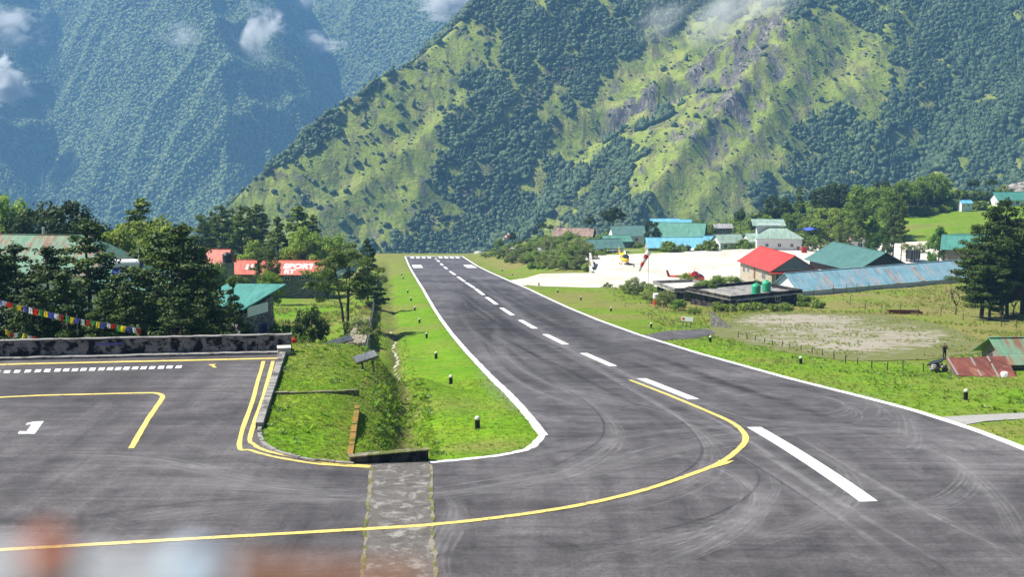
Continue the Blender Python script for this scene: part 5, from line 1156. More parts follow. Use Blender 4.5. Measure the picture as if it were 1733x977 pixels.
kerb_along('kerb', ie[:mid], .42, .34, 'concrete_grey', 'broken concrete kerb between double yellow line and grass island', dz=0)
kerb_along('kerb', ie[mid - 1:], .22, .10, 'concrete_grey', 'low curved kerb around the front of the grass island', dz=0)
p0 = gp(481, 601); o = empty('end_block', p0, .2, 'pale concrete block at the top corner of the grass island', 'block'); MB().box(-.45, .45, -.5, .5, -.4, .5).build('block_body', 'concrete_pale', o, bevel=.04); MB().box(-.48, .48, -.53, .53, .5, .58).build('cap', 'concrete_pale', o)
kerb_along('low_wall', px_path([(463, 669), (520, 668), (560, 667), (606, 664)]), .28, .16, 'mossy_stone', 'low mossy stone wall crossing the grass island', 'wall')
kerb_along('retaining_wall', px_path([(605, 690), (600, 720), (596, 750), (592, 772)]), .3, .1, 'rust_kerb', 'rust-stained wall along the drain side of the island', 'wall', drop=2.2)
ha, hb = gp(594, 786), gp(725, 781); dv = hb - ha; hd = empty('culvert_headwall', ha, math.atan2(dv.y, dv.x), 'dark mouldy headwall where the drain goes under the apron', 'wall'); Lh = Vector((dv.x, dv.y)).length
rough_bar(0, Lh, .0, .45, -2.4, .3, 26, .02, 5).build('wall_face', 'dark_concrete', hd); rough_bar(-.05, Lh + .05, -.05, .5, .305, .36, 26, .012, 6).build('coping', 'mossy_stone', hd)
# drain channel lining further down
P = [line_pt(y, -20.3 - .25 * math.sin(y * .21)) for y in np.arange(112, 190, 2.0)]
kerb_along('drain_channel', P, .5, .06, 'concrete_pale', 'narrow pale concrete channel along the drain left of the runway', 'channel', fn=H, gapped=2.0, drop=.3)
# ------------------------------------------------------------------ sheet fence, stone wall, metal covers on the left
fence = empty('sheet_fence', (line_pt(128, -23.4)[0], 128, float(H(*line_pt(128, -23.4)))), 0, 'grey corrugated sheet fence running down beside the runway grass', 'fence')
pm = MB().box(-.02, .02, -1.19, 1.19, 0, 1.75).mesh('panel'); pm.materials.append(MATS['sheet_metal']); qm = MB().tube((0, 0, -.4), (0, 0, 1.95), .05, .05, 6).mesh('post'); qm.materials.append(MATS['timber_grey'])
for i, y in enumerate(np.arange(128, 345, 2.4)):
    x, yy = line_pt(y, -23.4); z0 = float(H(x, yy)); z1 = float(H(*line_pt(y + 2.4, -23.4)))
    M = Matrix.Translation(-fence.location)
    q = part('panel', None, fence, pm); q.location = Vector(line_pt(y + 1.2, -23.4).tolist() + [(z0 + z1) / 2 - .15]) - fence.location; q.rotation_euler = (math.atan2(z1 - z0, 2.4) + .012 * math.sin(i * 7), .03 * math.sin(i * 3.1), math.atan(.1003))
    q = part('post', None, fence, qm); q.location = Vector((x - .08, yy, z0)) - fence.location
sw = px_path([(598, 568), (600, 556), (604, 540), (608, 524), (612, 510)]); swl = [at(px, Y) for px, Y in ((603, 140), (606, 150), (609, 160), (611, 172), (614, 186))]
rw = empty('stone_wall', swl[0], 0, 'thick pale dry-stone wall with straw-like top beside the sheet fence', 'wall'); r_ = random.Random(9); m = MB(); mt = MB()
for a, b in zip(swl[:-1], swl[1:]):
    n = 9
    for k in range(n):
        p = a.lerp(b, (k + .5) / n); p.z = float(H(p.x, p.y))
        for lv in range(3):
            for sx in (-.75, -.25, .25, .75):
                c = p + Vector((sx + r_.uniform(-.1, .1), r_.uniform(-.2, .2), lv * .5)) - rw.location; k_ = r_.uniform(.38, .52)
                MB.lathe(m, [(k_ * .7, -k_ * .6), (k_, -.1), (k_ * .9, k_ * .35), (k_ * .4, k_ * .55)], 6, c)
m.build('stones', 'stone_pale', rw)['kind'] = 'stuff'
def cover(name, label, A, B, width, hgt, legs):
    """sloping metal sheet on trestle legs between two points"""
    o = empty(name, A, 0, label, 'shelter'); a = Vector((0, 0, hgt[0])); b = B - A; b.z += hgt[1]; d = Vector((b.x - a.x, b.y - a.y, 0)).normalized(); n = Vector((-d.y, d.x, 0)) * width
    MB().slab(a, b, b + n + Vector((0, 0, .35)), a + n + Vector((0, 0, .35)), .05).build('sheet', 'sheet_metal', o)
    MB().tube(a + Vector((0, 0, -.1)), b + Vector((0, 0, -.1)), .06, .06, 6).build('rail', 'timber_dark', o)
    for k in range(legs):
        t = (k + .5) / legs; p = a.lerp(b, t); g = A + p
        MB().tube(p + Vector((0, 0, -.1)), (p.x, p.y, float(H(g.x, g.y)) - A.z - .3), .05, .05, 6).build('leg', 'timber_dark', o)
        MB().tube(p + n * .9 + Vector((0, 0, .15)), (p.x - n.x * .4, p.y - n.y * .4, float(H(g.x, g.y)) - A.z), .04, .04, 6).build('brace', 'timber_dark', o)
A, B = pt(508, 602, 99), pt(598, 574, 108); cover('metal_lean_to', 'long narrow sheet-metal lean-to roof sloping behind the island', A, B, .28, (0, 0), 3)
A, B = pt(604, 614, 85.5), pt(640, 602, 87); cover('metal_cover', 'small sheet-metal cover on trestle legs beside the drain', A, B, .4, (0, 0), 2)
p = pt(495, 580, 97); o = MB().lathe([(.25, -.5), (.42, -.1), (.34, .25), (.12, .4)], 9, p).build('red_bundle', 'cloth_orange_red'); tag(o, 'red bundle at the right end of the mouldy wall', 'bundle')
MB().box(p.x - .5, p.x + .5, p.y - .3, p.y + .4, -6, p.z - .45).build('bundle_plinth', 'stone_dark'); tag(bpy.data.objects['bundle_plinth'], 'stone stub carrying the red bundle past the wall end', 'plinth')
# ------------------------------------------------------------------ prayer flags
def flag_string(name, label, pts, colours, w, h, seed):
    r = random.Random(seed); C = catmull(pts, 14); L = np.concatenate([[0], np.cumsum(np.linalg.norm(np.diff(C, axis=0), axis=1))]); o = empty(name, Vector(C[0]), 0, label, 'prayer flags'); O = Vector(C[0])
    m = MB()
    for a, b in zip(C[:-1:3], C[3::3]): m.tube(Vector(a) - O, Vector(b) - O, .012, .012, 4, False)
    m.build('cord', 'timber_grey', o); P = lambda s_: Vector((np.interp(s_, L, C[:, 0]), np.interp(s_, L, C[:, 1]), np.interp(s_, L, C[:, 2])))
    n = len(colours)
    for i, cn in enumerate(colours):
        a = L[-1] * (i + .06) / n; ww = L[-1] / n * .9; v = []; f = []; sw_ = r.uniform(-.18, .05); hh = h * r.uniform(.8, 1.1); ph = r.uniform(0, 6)
        for j in range(5):
            for k in range(5):
                q = P(a + ww * k / 4); t = j / 4; v.append(q - O + Vector((sw_ * t * 1.2 + .04 * math.sin(ph + k), .10 * t * math.sin(ph + k * 1.1 + t * 2) + .12 * t * r.choice((-1, 1)) * 0.3, -hh * t)))
        for j in range(4):
            for k in range(4): f.append((j * 5 + k, j * 5 + k + 1, j * 5 + k + 6, j * 5 + k + 5))
        q = MB().add(v, f).build('flag', 'cloth_' + cn, o, True); sm = q.modifiers.new('thick', 'SOLIDIFY'); sm.thickness = .006
cyc = ['white', 'red', 'green', 'yellow', 'blue']
YF = 88.6
flag_string('prayer_flags', 'long string of coloured prayer flags sagging above the mouldy wall', [tuple(pt(x, y, YF + .012 * x)) for x, y in ((-60, 490), (0, 508), (60, 523), (130, 539), (185, 548), (240, 557))], [cyc[(i + 3) % 5] for i in range(34)], .33, .42, 3)
flag_string('prayer_flags', 'short lower string of prayer flags near the left wall end', [tuple(pt(x, y, YF + .5)) for x, y in ((10, 557), (22, 565), (34, 562), (48, 568), (62, 571))], ['yellow', 'red', 'white', 'green', 'yellow', 'white', 'red'], .33, .4, 5)
p = pt(130, 537, YF + 1.6); o = MB().tube((p.x, p.y, 1.2), p + Vector((0, 0, .15)), .035, .03, 6).build('flag_pole', 'timber_grey'); tag(o, 'thin pole on the mouldy wall holding up the flags', 'pole')
p = pt(238, 555, YF + 2.9); o = MB().tube((p.x, p.y, 1.0), p + Vector((.0, 0, .1)), .03, .025, 6).build('flag_pole', 'timber_dark'); tag(o, 'short dark pole at the right end of the flags', 'pole')
# ------------------------------------------------------------------ runway edge lights
el = [MB().lathe([(.2, -.12), (.2, .03), (.13, .05)], 14).mesh('base'), MB().lathe([(.15, .05), (.15, .5), (.17, .51), (.17, .55)], 14).mesh('post'), MB().lathe([(.165, .552), (.17, .62), (.15, .7), (.09, .76), (.03, .78)], 14).mesh('lamp', True)]
for me_, mt_ in zip(el, ('dark_concrete', 'black_paint', 'lamp_white')): me_.materials.append(MATS[mt_])
ORD = ['nearest', 'second', 'third', 'fourth', 'fifth', 'sixth', 'seventh', 'eighth', 'ninth', 'tenth', 'eleventh']
for side, lst in (('left', [(808, 720), (763, 646), (738, 601), (722, 570), (710, 545), (702, 523), (695.5, 507), (690, 493), (682.5, 471), (680, 465)]), ('right', [(1634, 679), (1355, 616), (1202, 579), (1102, 553), (1034, 528), (983, 510), (944, 495), (912, 484), (867, 466), (850, 459)])):
    for i, (x, y) in enumerate(lst):
        p = gp(x, y); p.z = float(H(p.x, p.y)); o = empty('edge_light', p, 0, f'black edge light with pale lamp on {side} runway grass, {ORD[i]} from camera', 'runway light', 'runway edge lights')
        for nme, me_ in zip(('base', 'post', 'lamp'), el): part(nme, None, o, me_)
# ------------------------------------------------------------------ wire fences on the right
def wire_fence(name, label, pts, hts, wires=(.85, .45), mat='timber_dark', r=.045):
    P = [gp(x, y) for x, y in pts]; o = empty(name, P[0], 0, label, 'fence'); rr = random.Random(len(label)); tops = []
    for p, h in zip(P, hts if hasattr(hts, '__len__') else [hts] * len(P)):
        p.z = float(H(p.x, p.y)); a = p - P[0] if p is not P[0] else Vector((0, 0, 0)); t = a + Vector((rr.uniform(-.12, .12), rr.uniform(-.1, .1), h * rr.uniform(.85, 1.15))); tops.append((a, t)); MB().tube(a - Vector((0, 0, .4)), t, r, r * .85, 6).build('post', mat, o)
    for wv in wires:
        m = MB()
        for (a, t), (b, u) in zip(tops[:-1], tops[1:]): m.tube(a.lerp(t, wv), b.lerp(u, wv), .008, .008, 4, False)
        m.build('wire', 'steel_grey', o)
Z6 = lambda L: [(1080 + x * .3768, 480 + y * .3768) for x, y in L]
wire_fence('wire_fence', 'low post and wire fence between roadside grass and gravel yard', Z6([(447, 245), (490, 252), (527, 260), (565, 268), (605, 280), (645, 284), (683, 292), (731, 302), (778, 314), (828, 326), (880, 342), (932, 356), (985, 359), (1050, 376), (1117, 384), (1190, 378), (1282, 388)]), .75, (.8,), r=.055)
wire_fence('wire_fence', 'leaning post fence across the dry grass behind the gravel yard', Z6([(950, 98), (1020, 122), (1095, 130), (1175, 130), (1258, 142), (1358, 148), (1460, 165), (1550, 178), (1630, 192), (1700, 198)]), 1.5, (.8, .45), r=.06)
wire_fence('wire_fence', 'tall thin post fence in front of the sky-blue shed', [(1400 + x * .256, 290 + y * .256 + 1.5) for x, y in ((-90, 838), (40, 812), (128, 803), (197, 797), (270, 788), (360, 776), (447, 766), (523, 757), (603, 748), (680, 740), (757, 737), (838, 730))], 2.0, (.9, .5), 'tank_black', .05)
wire_fence('wire_fence', 'low row of stakes along the grass bank below the helipad', [(1040, 512), (1058, 520), (1078, 528), (1098, 536), (1118, 542), (1138, 549), (1156, 553), (1170, 556)], .8, (.8,), r=.05)
# ------------------------------------------------------------------ small things on the right
p = gp(1163, 549); o = empty('sign_board', p, -.5, 'white sign board with red mark on short legs by side road', 'sign'); MB().box(-.95, .95, -.03, .03, .45, 1.1).build('board', 'white_paint', o)
for x in (-.6, .6): MB().tube((x, .05, -.3), (x, .05, .9), .04, .04, 6).build('leg', 'timber_dark', o)
MB().lathe([(.2, 0), (.2, .012)], 16, M=Matrix.Translation((-.6, -.032, .78)) @ Matrix.Rotation(math.pi / 2, 4, 'X')).build('red_mark', 'heli_red', o)
p = at(1112, 240); o = empty('drum', p, 0, 'red and white upright drum among the sparse bushes', 'drum'); MB().lathe([(.55, -.2), (.6, 0), (.6, 1.3), (.62, 1.33)], 16).build('lower_body', 'heli_red', o); MB().lathe([(.62, 1.335), (.6, 1.4), (.6, 2.1), (.5, 2.2)], 16).build('upper_body', 'white_paint', o)
p = gp(1203, 553); q = gp(1238, 556); o = empty('wing_wall', p, 0, 'dark stone wing wall tapering down at the yard corner', 'wall'); dq = q - p
v = [Vector((0, 0, -.5)), Vector((dq.x, dq.y, dq.z - .3)), Vector((dq.x, dq.y, dq.z + .15)), Vector((0, 0, 2.3))]; th_ = Vector((0, .5, 0)); MB().add([a for a in v] + [a + th_ for a in v], [(0, 1, 2, 3), (7, 6, 5, 4), (0, 4, 5, 1), (1, 5, 6, 2), (2, 6, 7, 3), (3, 7, 4, 0)]).build('wall_face', 'stone_dark', o)
p = gp(1505, 532); o = empty('rusty_tray', p, -.05, 'low rusty metal tray lying in the dry grass', 'tray'); m = MB(); L_ = 5.6; m.box(0, L_, 0, 1.6, 0, .06); m.box(0, L_, -.06, 0, 0, .5); m.box(0, L_, 1.6, 1.66, 0, .5); m.build('tray_body', 'roof_rust', o); MB().box(-.06, 0, -.06, 1.66, 0, .5).build('end_plate', 'roof_rust', o)
p = pt(1545, 436, 373); p.z = HELI_Z; o = empty('crate', p, .3, 'black crate raised on legs on the gravel clearing', 'crate'); MB().box(-1.6, 1.6, -1.3, 1.3, .9, 3.4).build('box_body', 'tank_black', o)
for x in (-1.3, 1.3):
    for y in (-1, 1): MB().box(x - .12, x + .12, y - .12, y + .12, 0, .9).build('leg', 'timber_dark', o)
for x in (-.8, 0, .8): MB().box(x - .06, x + .06, -1.34, -1.3, .95, 3.35).build('slat', 'steel_grey', o)
p = at(1368, 420); q = MB(); r_ = random.Random(2)
v = [(i * 1.4 - 4, j * 1.2 - 2, .9 + r_.uniform(-.3, .5) - .15 * abs(i - 3)) for j in range(4) for i in range(6)]; f = [(j * 6 + i, j * 6 + i + 1, j * 6 + i + 7, j * 6 + i + 6) for j in range(3) for i in range(5)]
o = q.add([Vector(a) + Vector((p.x, p.y, ztop(392, 420))) for a in v], f).build('tarpaulin', 'tarp_blue'); o.modifiers.new('thick', 'SOLIDIFY').thickness = .05; tag(o, 'crumpled blue tarpaulin heap among trees on the slope', 'tarpaulin')
p = pt(1361, 418, 396); p.z = HELI_Z; o = empty('jerrycan', p, .2, 'red container beside the white posts behind red house', 'container'); MB().box(-.8, .8, -.6, .6, 0, 1.7).build('can_body', 'cloth_orange_red', o, bevel=.15); MB().tube((-.4, 0, 1.7), (-.4, 0, 2.0), .2, .2, 10).build('cap', 'cloth_orange_red', o)
for i, (x, y, k_, lbx) in enumerate(((1718, 318, 5.5, 'largest pale boulder on the hill crest at upper right'), (1738, 312, 4.5, 'pale boulder behind the largest one at upper right'), (1705, 326, 2.6, 'small pale boulder left of the largest one'))):
    bm = bmesh.new(); bmesh.ops.create_icosphere(bm, subdivisions=3, radius=1); rr = random.Random(i)
    pts_ = np.array([v.co[:] for v in bm.verts]); nn = fbm(pts_[:, 0] * 1.3 + i * 7, pts_[:, 1] * 1.3 + pts_[:, 2] * 1.7, 5, 3)
    for v, k2 in zip(bm.verts, nn): v.co = v.co * (1 + .7 * k2); v.co.z *= .62
    me = bpy.data.meshes.new('boulder'); bm.to_mesh(me); bm.free(); me.materials.append(MATS['rock']); o = link(bpy.data.objects.new('boulder', me)); o.location = pt(x, y + 8, 548); o.scale = (k_,) * 3; tag(o, lbx, 'boulder')
p = pt(868, 414, 505); o = empty('dome_tent', (p.x, p.y, float(H(p.x, p.y)) - .1), 0, 'white dome tent on the grass near the far windsock', 'tent'); MB().lathe([(2.6, 0), (2.5, .8), (2.0, 1.8), (1.1, 2.5), (.2, 2.8)], 14).build('canopy', 'cloth_white', o, True); MB().box(-.7, .7, -2.62, -2.4, 0, 1.4).build('door', 'steel_grey', o)
c = at(919, 450); house('dark_hut', 'small dark hut with grey roof on the bright lawn', (c.x, c.y), 20, 4, 3.4, 2.0, 1.0, 'roof_grey', 'tank_black', .3, [('f', 0, .8, .8, .7)], cat='hut')
p = at(810, 566); o = empty('marker_tower', p, 0, 'small pale lattice marker on a plinth beyond the runway end', 'marker')
MB().lathe([(2.2, -.5), (1.9, .4), (1.2, .9)], 8).build('plinth', 'concrete_pale', o); m = MB()
for sx in (-1, 1):
    for sy in (-1, 1): m.tube((sx * .45, sy * .45, .8), (sx * .12, sy * .12, 6.2), .07, .05, 5)
for z in (2, 3.2, 4.4, 5.5): m.box(-.36 + z * .04, .36 - z * .04, -.36 + z * .04, .36 - z * .04, z, z + .08)
m.build('lattice', 'steel_grey', o); MB().lathe([(.3, 6.2), (.35, 6.5), (.1, 6.8)], 8).build('beacon', 'lamp_white', o)
# helipad edge wall and culvert
p = Vector((22.4, 389, HELI_Z)); o = empty('retaining_wall', (22.4, 349, HELI_Z), 0, 'pale concrete retaining wall at the left corner of helipad', 'wall'); MB().box(-.5, 0, 0, 40, -3.6, .35).build('wall_face', 'concrete_pale', o); MB().box(-.6, .1, -.1, 40.1, .352, .45).build('coping', 'concrete_pale', o)
MB().add([(.01, -.3, .05), (.01, 6, .05), (.01, 6, .9), (.01, 20, 3.2), (.01, 20, .05), (.5, -.3, .05), (.5, 6, .05), (.5, 6, .9), (.5, 20, 3.2), (.5, 20, .05)], [(0, 1, 2, 3, 4), (9, 8, 7, 6, 5), (0, 5, 6, 1), (2, 7, 8, 3), (3, 8, 9, 4)]).build('ramp_wall', 'concrete_pale', o)
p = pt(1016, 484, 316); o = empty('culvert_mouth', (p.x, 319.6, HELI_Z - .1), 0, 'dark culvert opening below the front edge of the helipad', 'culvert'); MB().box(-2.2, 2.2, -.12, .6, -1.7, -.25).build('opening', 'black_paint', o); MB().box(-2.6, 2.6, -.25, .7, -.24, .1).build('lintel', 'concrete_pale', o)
# ------------------------------------------------------------------ windsocks
def windsock(name, label, base, h, sock_dir, L, r0):
    o = empty(name, base, 0, label, 'windsock'); MB().tube((0, 0, -.5), (0, 0, h), .07, .05, 8).build('pole', 'steel_grey', o); d = Vector(sock_dir).normalized(); p = Vector((0, 0, h - .1)); n = 5
    MB().lathe([(r0 * 1.02, -.03), (r0 * 1.02, .03)], 16, M=Matrix.Translation(p) @ d.to_track_quat('Z', 'Y').to_matrix().to_4x4()).build('hoop', 'steel_grey', o)
    for i in range(n):
        a, b = i / n, (i + 1) / n; ra, rb = r0 * (1 - .62 * a), r0 * (1 - .62 * b); sag = lambda t: Vector((0, 0, -.5 * L * t * t * .3))
        MB().tube(p + d * L * a + sag(a), p + d * L * b + sag(b), ra, rb, 16, False).build('sleeve', 'cloth_orange_red' if i % 2 else 'cloth_white', o, True)
wb = at(1098, 306); hS = ztop(426, 306) - wb.z
windsock('windsock', 'red and white windsock drooping from a tall pole at helipad edge', wb, hS, (-.5, -.3, -.8), 4.6, .68)
wb = at(862, 556); windsock('windsock', 'small distant red and white windsock beyond the thicket', wb, max(5, ztop(396, 556) - wb.z), (-.75, -.2, -.55), 3.6, .7)
# ------------------------------------------------------------------ helicopters
def loft(secs, n=16):
    """secs: (y, z centre, half width, half height)"""
    m = MB(); vs = []
    for y, zc, a, b in secs:
        for i in range(n):
            t = 2 * math.pi * i / n; ct, st_ = math.cos(t), math.sin(t); e = .75
            vs.append((a * math.copysign(abs(ct) ** e, ct), y, zc + b * math.copysign(abs(st_) ** e, st_)))
    f = [(k * n + i, k * n + (i + 1) % n, (k + 1) * n + (i + 1) % n, (k + 1) * n + i) for k in range(len(secs) - 1) for i in range(n)]
    return m.add(vs, f + [tuple(range(n - 1, -1, -1)), tuple((len(secs) - 1) * n + i for i in range(n))])
def helicopter(label, loc, yaw, body, sc):
    o = empty('helicopter', loc, yaw, label, 'helicopter'); o.scale = (sc,) * 3     # nose towards -y
    loft([(-2.6, 1.25, .12, .15), (-2.3, 1.3, .55, .5), (-1.6, 1.45, .9, .8), (-.5, 1.6, 1.0, 1.0), (.8, 1.65, 1.0, 1.02), (1.7, 1.75, .75, .8), (2.4, 1.9, .38, .42)]).build('fuselage', body, o, True)
    loft([(2.3, 1.95, .36, .38), (4.5, 2.1, .24, .26), (7.0, 2.25, .14, .16)]).build('tail_boom', body, o, True)
    loft([(-2.32, 1.62, .4, .2), (-1.7, 1.82, .8, .5), (-1.0, 2.0, .92, .55), (-.72, 2.05, .9, .5)]).build('windscreen', 'glass_dark', o, True)
    loft([(-.9, 2.65, .3, .1), (-.3, 2.75, .55, .3), (1.2, 2.7, .55, .32), (2.0, 2.4, .3, .2)]).build('engine_cowling', body, o, True)
    for s_ in (-1, 1):
        MB().box(s_ * 1.0 - .012, s_ * 1.0 + .012, -.4, .5, 1.5, 2.2).build('window', 'glass_dark', o)
        MB().path([(s_ * 1.15, -2.0, .25), (s_ * 1.15, -1.6, .06), (s_ * 1.15, 1.9, .06)], [.05, .05, .05], 8).build('skid', 'tank_black', o)
        for y in (-.9, 1.0): MB().tube((s_ * .6, y, .9), (s_ * 1.15, y, .06), .045, .045, 6).build('strut', 'tank_black', o)
    MB().add([(.05, 6.5, 2.2), (.05, 7.2, 2.2), (.05, 7.7, 3.7), (.05, 7.2, 3.75), (-.05, 6.5, 2.2), (-.05, 7.2, 2.2), (-.05, 7.7, 3.7), (-.05, 7.2, 3.75)], [(0, 1, 2, 3), (7, 6, 5, 4), (0, 4, 5, 1), (1, 5, 6, 2), (2, 6, 7, 3), (3, 7, 4, 0)]).build('tail_fin', body, o)
    MB().box(-1.0, 1.0, 5.6, 6.05, 2.18, 2.24).build('stabiliser', body, o)
    MB().tube((0, .2, 2.9), (0, .2, 3.45), .1, .08, 10).build('rotor_mast', 'steel_grey', o); ht = MB().lathe([(.25, 3.4), (.28, 3.5), (.12, 3.58)], 12, (0, .2, 0)).build('rotor_hub', 'steel_grey', o)
    for k in range(3):
        a = k * 2.094 + .35; d = Vector((math.cos(a), math.sin(a), 0)); n = Vector((-d.y, d.x, 0)) * .15; p = Vector((0, .2, 3.47)); MB().slab(p + d * .25 - n, p + d * 5.3 - n - Vector((0, 0, .22)), p + d * 5.3 + n - Vector((0, 0, .22)), p + d * .25 + n, .03).build('rotor_blade', 'white_paint', ht)
    tr = MB()
    for a in (.5, .5 + math.pi): tr.slab((.18, 7.1, 2.75), (.18, 7.1 + .9 * math.cos(a) - .06, 2.75 + .9 * math.sin(a)), (.18, 7.1 + .9 * math.cos(a) + .06, 2.75 + .9 * math.sin(a) + .1), (.18, 7.12, 2.85), .02)
    tr.build('tail_rotor', 'steel_pale', o); return o
hp = pt(1055, 441, 372); helicopter('yellow helicopter parked nose-on at the back of the helipad', (hp.x, 368, HELI_Z + .04), .12, 'heli_yellow', 1.12)
helicopter('red helicopter mostly hidden behind shrubs, its tail fin showing', (at(1182, 322).x, 327, HELI_Z + .04), math.radians(112), 'heli_red', 1.1)
# ------------------------------------------------------------------ person photographing
pp = gp(1598, 609); pp.z = float(H(pp.x, pp.y))
pr = empty('person', pp, math.radians(12), 'person in black clothes standing behind rusty shed, hands raised to face', 'person')
V = [(0, 0, .95), (0, 0, 1.15), (0, -.01, 1.38), (0, -.01, 1.48), (.1, 0, .9), (.11, -.01, .5), (.11, .02, .08), (.12, -.14, .04), (-.1, 0, .9), (-.11, -.01, .5), (-.11, .02, .08), (-.12, -.14, .04),
     (.19, 0, 1.40), (.27, -.1, 1.16), (.10, -.27, 1.40), (-.19, 0, 1.40), (-.27, -.1, 1.16), (-.10, -.27, 1.40)]
E_ = [(0, 1), (1, 2), (2, 3), (0, 4), (4, 5), (5, 6), (6, 7), (0, 8), (8, 9), (9, 10), (10, 11), (2, 12), (12, 13), (13, 14), (2, 15), (15, 16), (16, 17)]
R_ = [.16, .15, .17, .07, .11, .075, .05, .045, .11, .075, .05, .045, .075, .06, .042, .075, .06, .042]
me = bpy.data.meshes.new('body'); me.from_pydata(V, E_, []); body = link(bpy.data.objects.new('body', me), pr); sk = body.modifiers.new('skin', 'SKIN'); body.modifiers.new('sub', 'SUBSURF').levels = 1
for i, sv in enumerate(me.skin_vertices[0].data): sv.radius = (R_[i], R_[i] * .8); sv.use_root = (i == 0)
me.materials.append(MATS['cloth_black'])
hd_ = loft([(-.115, 1.60, .03, .04), (-.10, 1.61, .06, .09), (-.04, 1.625, .085, .125), (.03, 1.635, .085, .13), (.09, 1.64, .06, .09), (.115, 1.64, .02, .03)], 14).build('head', 'skin', pr, True)
MB().box(-.012, .012, -.145, -.11, 1.58, 1.63).build('nose', 'skin', hd_)
for s_ in (-1, 1):
    MB().box(s_ * .09 - .012, s_ * .09 + .012, -.03, .02, 1.59, 1.66).build('ear', 'skin', hd_)
    h_ = MB(); h_.box(s_ * .07 - .035, s_ * .07 + .035, -.33, -.27, 1.42, 1.52)
    for k in range(4): h_.tube((s_ * .07 + (k - 1.5) * .018, -.30, 1.515), (s_ * .055 + (k - 1.5) * .016, -.285, 1.575 + (.012 if k in (1, 2) else 0)), .009, .007, 5)
    h_.tube((s_ * .035, -.30, 1.44), (s_ * .012, -.31, 1.50), .010, .008, 5); h_.build('hand', 'skin', pr)
loft([(-.07, 1.73, .05, .025), (-.03, 1.70, .09, .08), (.04, 1.68, .095, .11), (.11, 1.65, .075, .10), (.13, 1.64, .03, .05)], 14).build('hair', 'hair_black', pr, True)
o = empty('camera_device', pp + Matrix.Rotation(math.radians(12), 3, 'Z') @ Vector((0, -.29, 1.58)), math.radians(12), 'small black camera held to the face of the person', 'camera'); MB().box(-.06, .06, -.03, .02, -.035, .04).build('camera_body', 'tank_black', o); MB().tube((0, -.03, 0), (0, -.08, 0), .03, .028, 12).build('lens', 'tank_black', o)
p = pt(1700, 634, 106.6); bm = bmesh.new(); bmesh.ops.create_icosphere(bm, subdivisions=2, radius=.34)
for v in bm.verts: v.co *= 1 + .4 * float(fbm(v.co.x * 6, v.co.y * 6 + v.co.z * 5, 3, 2)); v.co.z *= .8
me = bpy.data.meshes.new('sack'); bm.to_mesh(me); bm.free(); me.materials.append(MATS['cloth_white']); o = link(bpy.data.objects.new('white_sack', me)); o.location = p; tag(o, 'crumpled white sack on the edge of the rusty roof', 'sack')

# ------------------------------------------------------------------ grass tufts, weeds, undergrowth
def tuft(name, mat, n, h, spread, seed, wide=.02, flower=None):
    r = random.Random(seed); m = MB()
    for i in range(n):
        a = r.uniform(0, 6.283); d = Vector((math.cos(a), math.sin(a), 0)); b = d * r.uniform(0, spread * .5); t = Vector((-d.y, d.x, 0)) * wide; hh = h * r.uniform(.5, 1.1)
        m.add([b - t, b + t, b + d * spread * .4 + Vector((0, 0, hh * .7)) + t * .8, b + d * spread * .4 + Vector((0, 0, hh * .7)) - t * .8, b + d * spread * r.uniform(.6, 1.2) + Vector((0, 0, hh))], [(0, 1, 2, 3), (3, 2, 4)])
    me = m.mesh(name); me.materials.append(MATS[mat])
    if flower:
        me.materials.append(MATS[flower])
        for p in me.polygons:
            if p.index % 2 and p.index % 9 == 0: p.material_index = 1
    return bpy.data.objects.new(name, me)
T_g = [tuft('tuft', 'grass_blade', 16, .20, .26, 1, .028), tuft('tuft', 'grass_blade', 14, .26, .22, 2, .024), tuft('tuft', 'grass_blade_dry', 12, .28, .2, 3, .02)]
T_w = [tuft('weed', 'weed_leaf', 14, .22, .34, 4, .05), tuft('weed', 'weed_leaf', 16, .32, .3, 5, .04, 'flower_white'), tuft('weed', 'grass_blade', 14, .36, .3, 6, .04)]
T_d = [tuft('tuft', 'grass_blade_dry', 12, .3, .3, 7, .03), tuft('tuft', 'grass_blade_dry', 10, .4, .26, 8, .028), tuft('tuft', 'grass_blade', 12, .3, .3, 9, .03)]
def sow(n, xr, yr, cond, seed, keep=0.0, clump=0.0, sc=7.0):
    r = np.random.default_rng(seed); X = r.uniform(*xr, n); Y = r.uniform(*yr, n); px, py = proj(X, Y, Hs(X, Y))
    k = cond(X, Y, lat(X, Y)) & (px > -60) & (px < 1793) & (py < 1010)
    for P in SHEETS:
        k &= ~(inside(P, X, Y) & (edge_dist(P, X, Y) > keep))
    if clump: k &= (fbm(X / sc, Y / sc, seed, 3) + clump * (r.random(n) - .5)) > .04
    X = X[k]; Y = Y[k]; return np.column_stack([X, Y, np.where(inside(YARD, X, Y), Hs(X, Y) + .03, ground_z(X, Y)) - .02]), r
near_g = lambda X, Y, t: ((t < -12.9) & (t > -36) & (Y > 62)) | ((t > 12.9) & (t < 45))
P, r = sow(42000, (-18, 8), (60, 105), near_g, 11, .1); P = P[(lat(P[:, 0], P[:, 1]) < -18.6) | (r.random(len(P)) < .16)]; scatter('grass', P, r.uniform(.2, .5, len(P)), T_g[:2] + [T_g[0]] + T_g[2:], 'short green grass on the island and verge left of the runway', 11, .25); n1 = len(P)
P, r = sow(26000, (-30, 70), (60, 175), lambda X, Y, t: near_g(X, Y, t) & ((Y > 100) | (t > 0)) & ((t < -18.6) | (t > 0)), 12, .12); scatter('grass', P, r.uniform(.3, .8, len(P)), T_g, 'short green grass on the verges further down the runway', 12, .25); n2 = len(P)
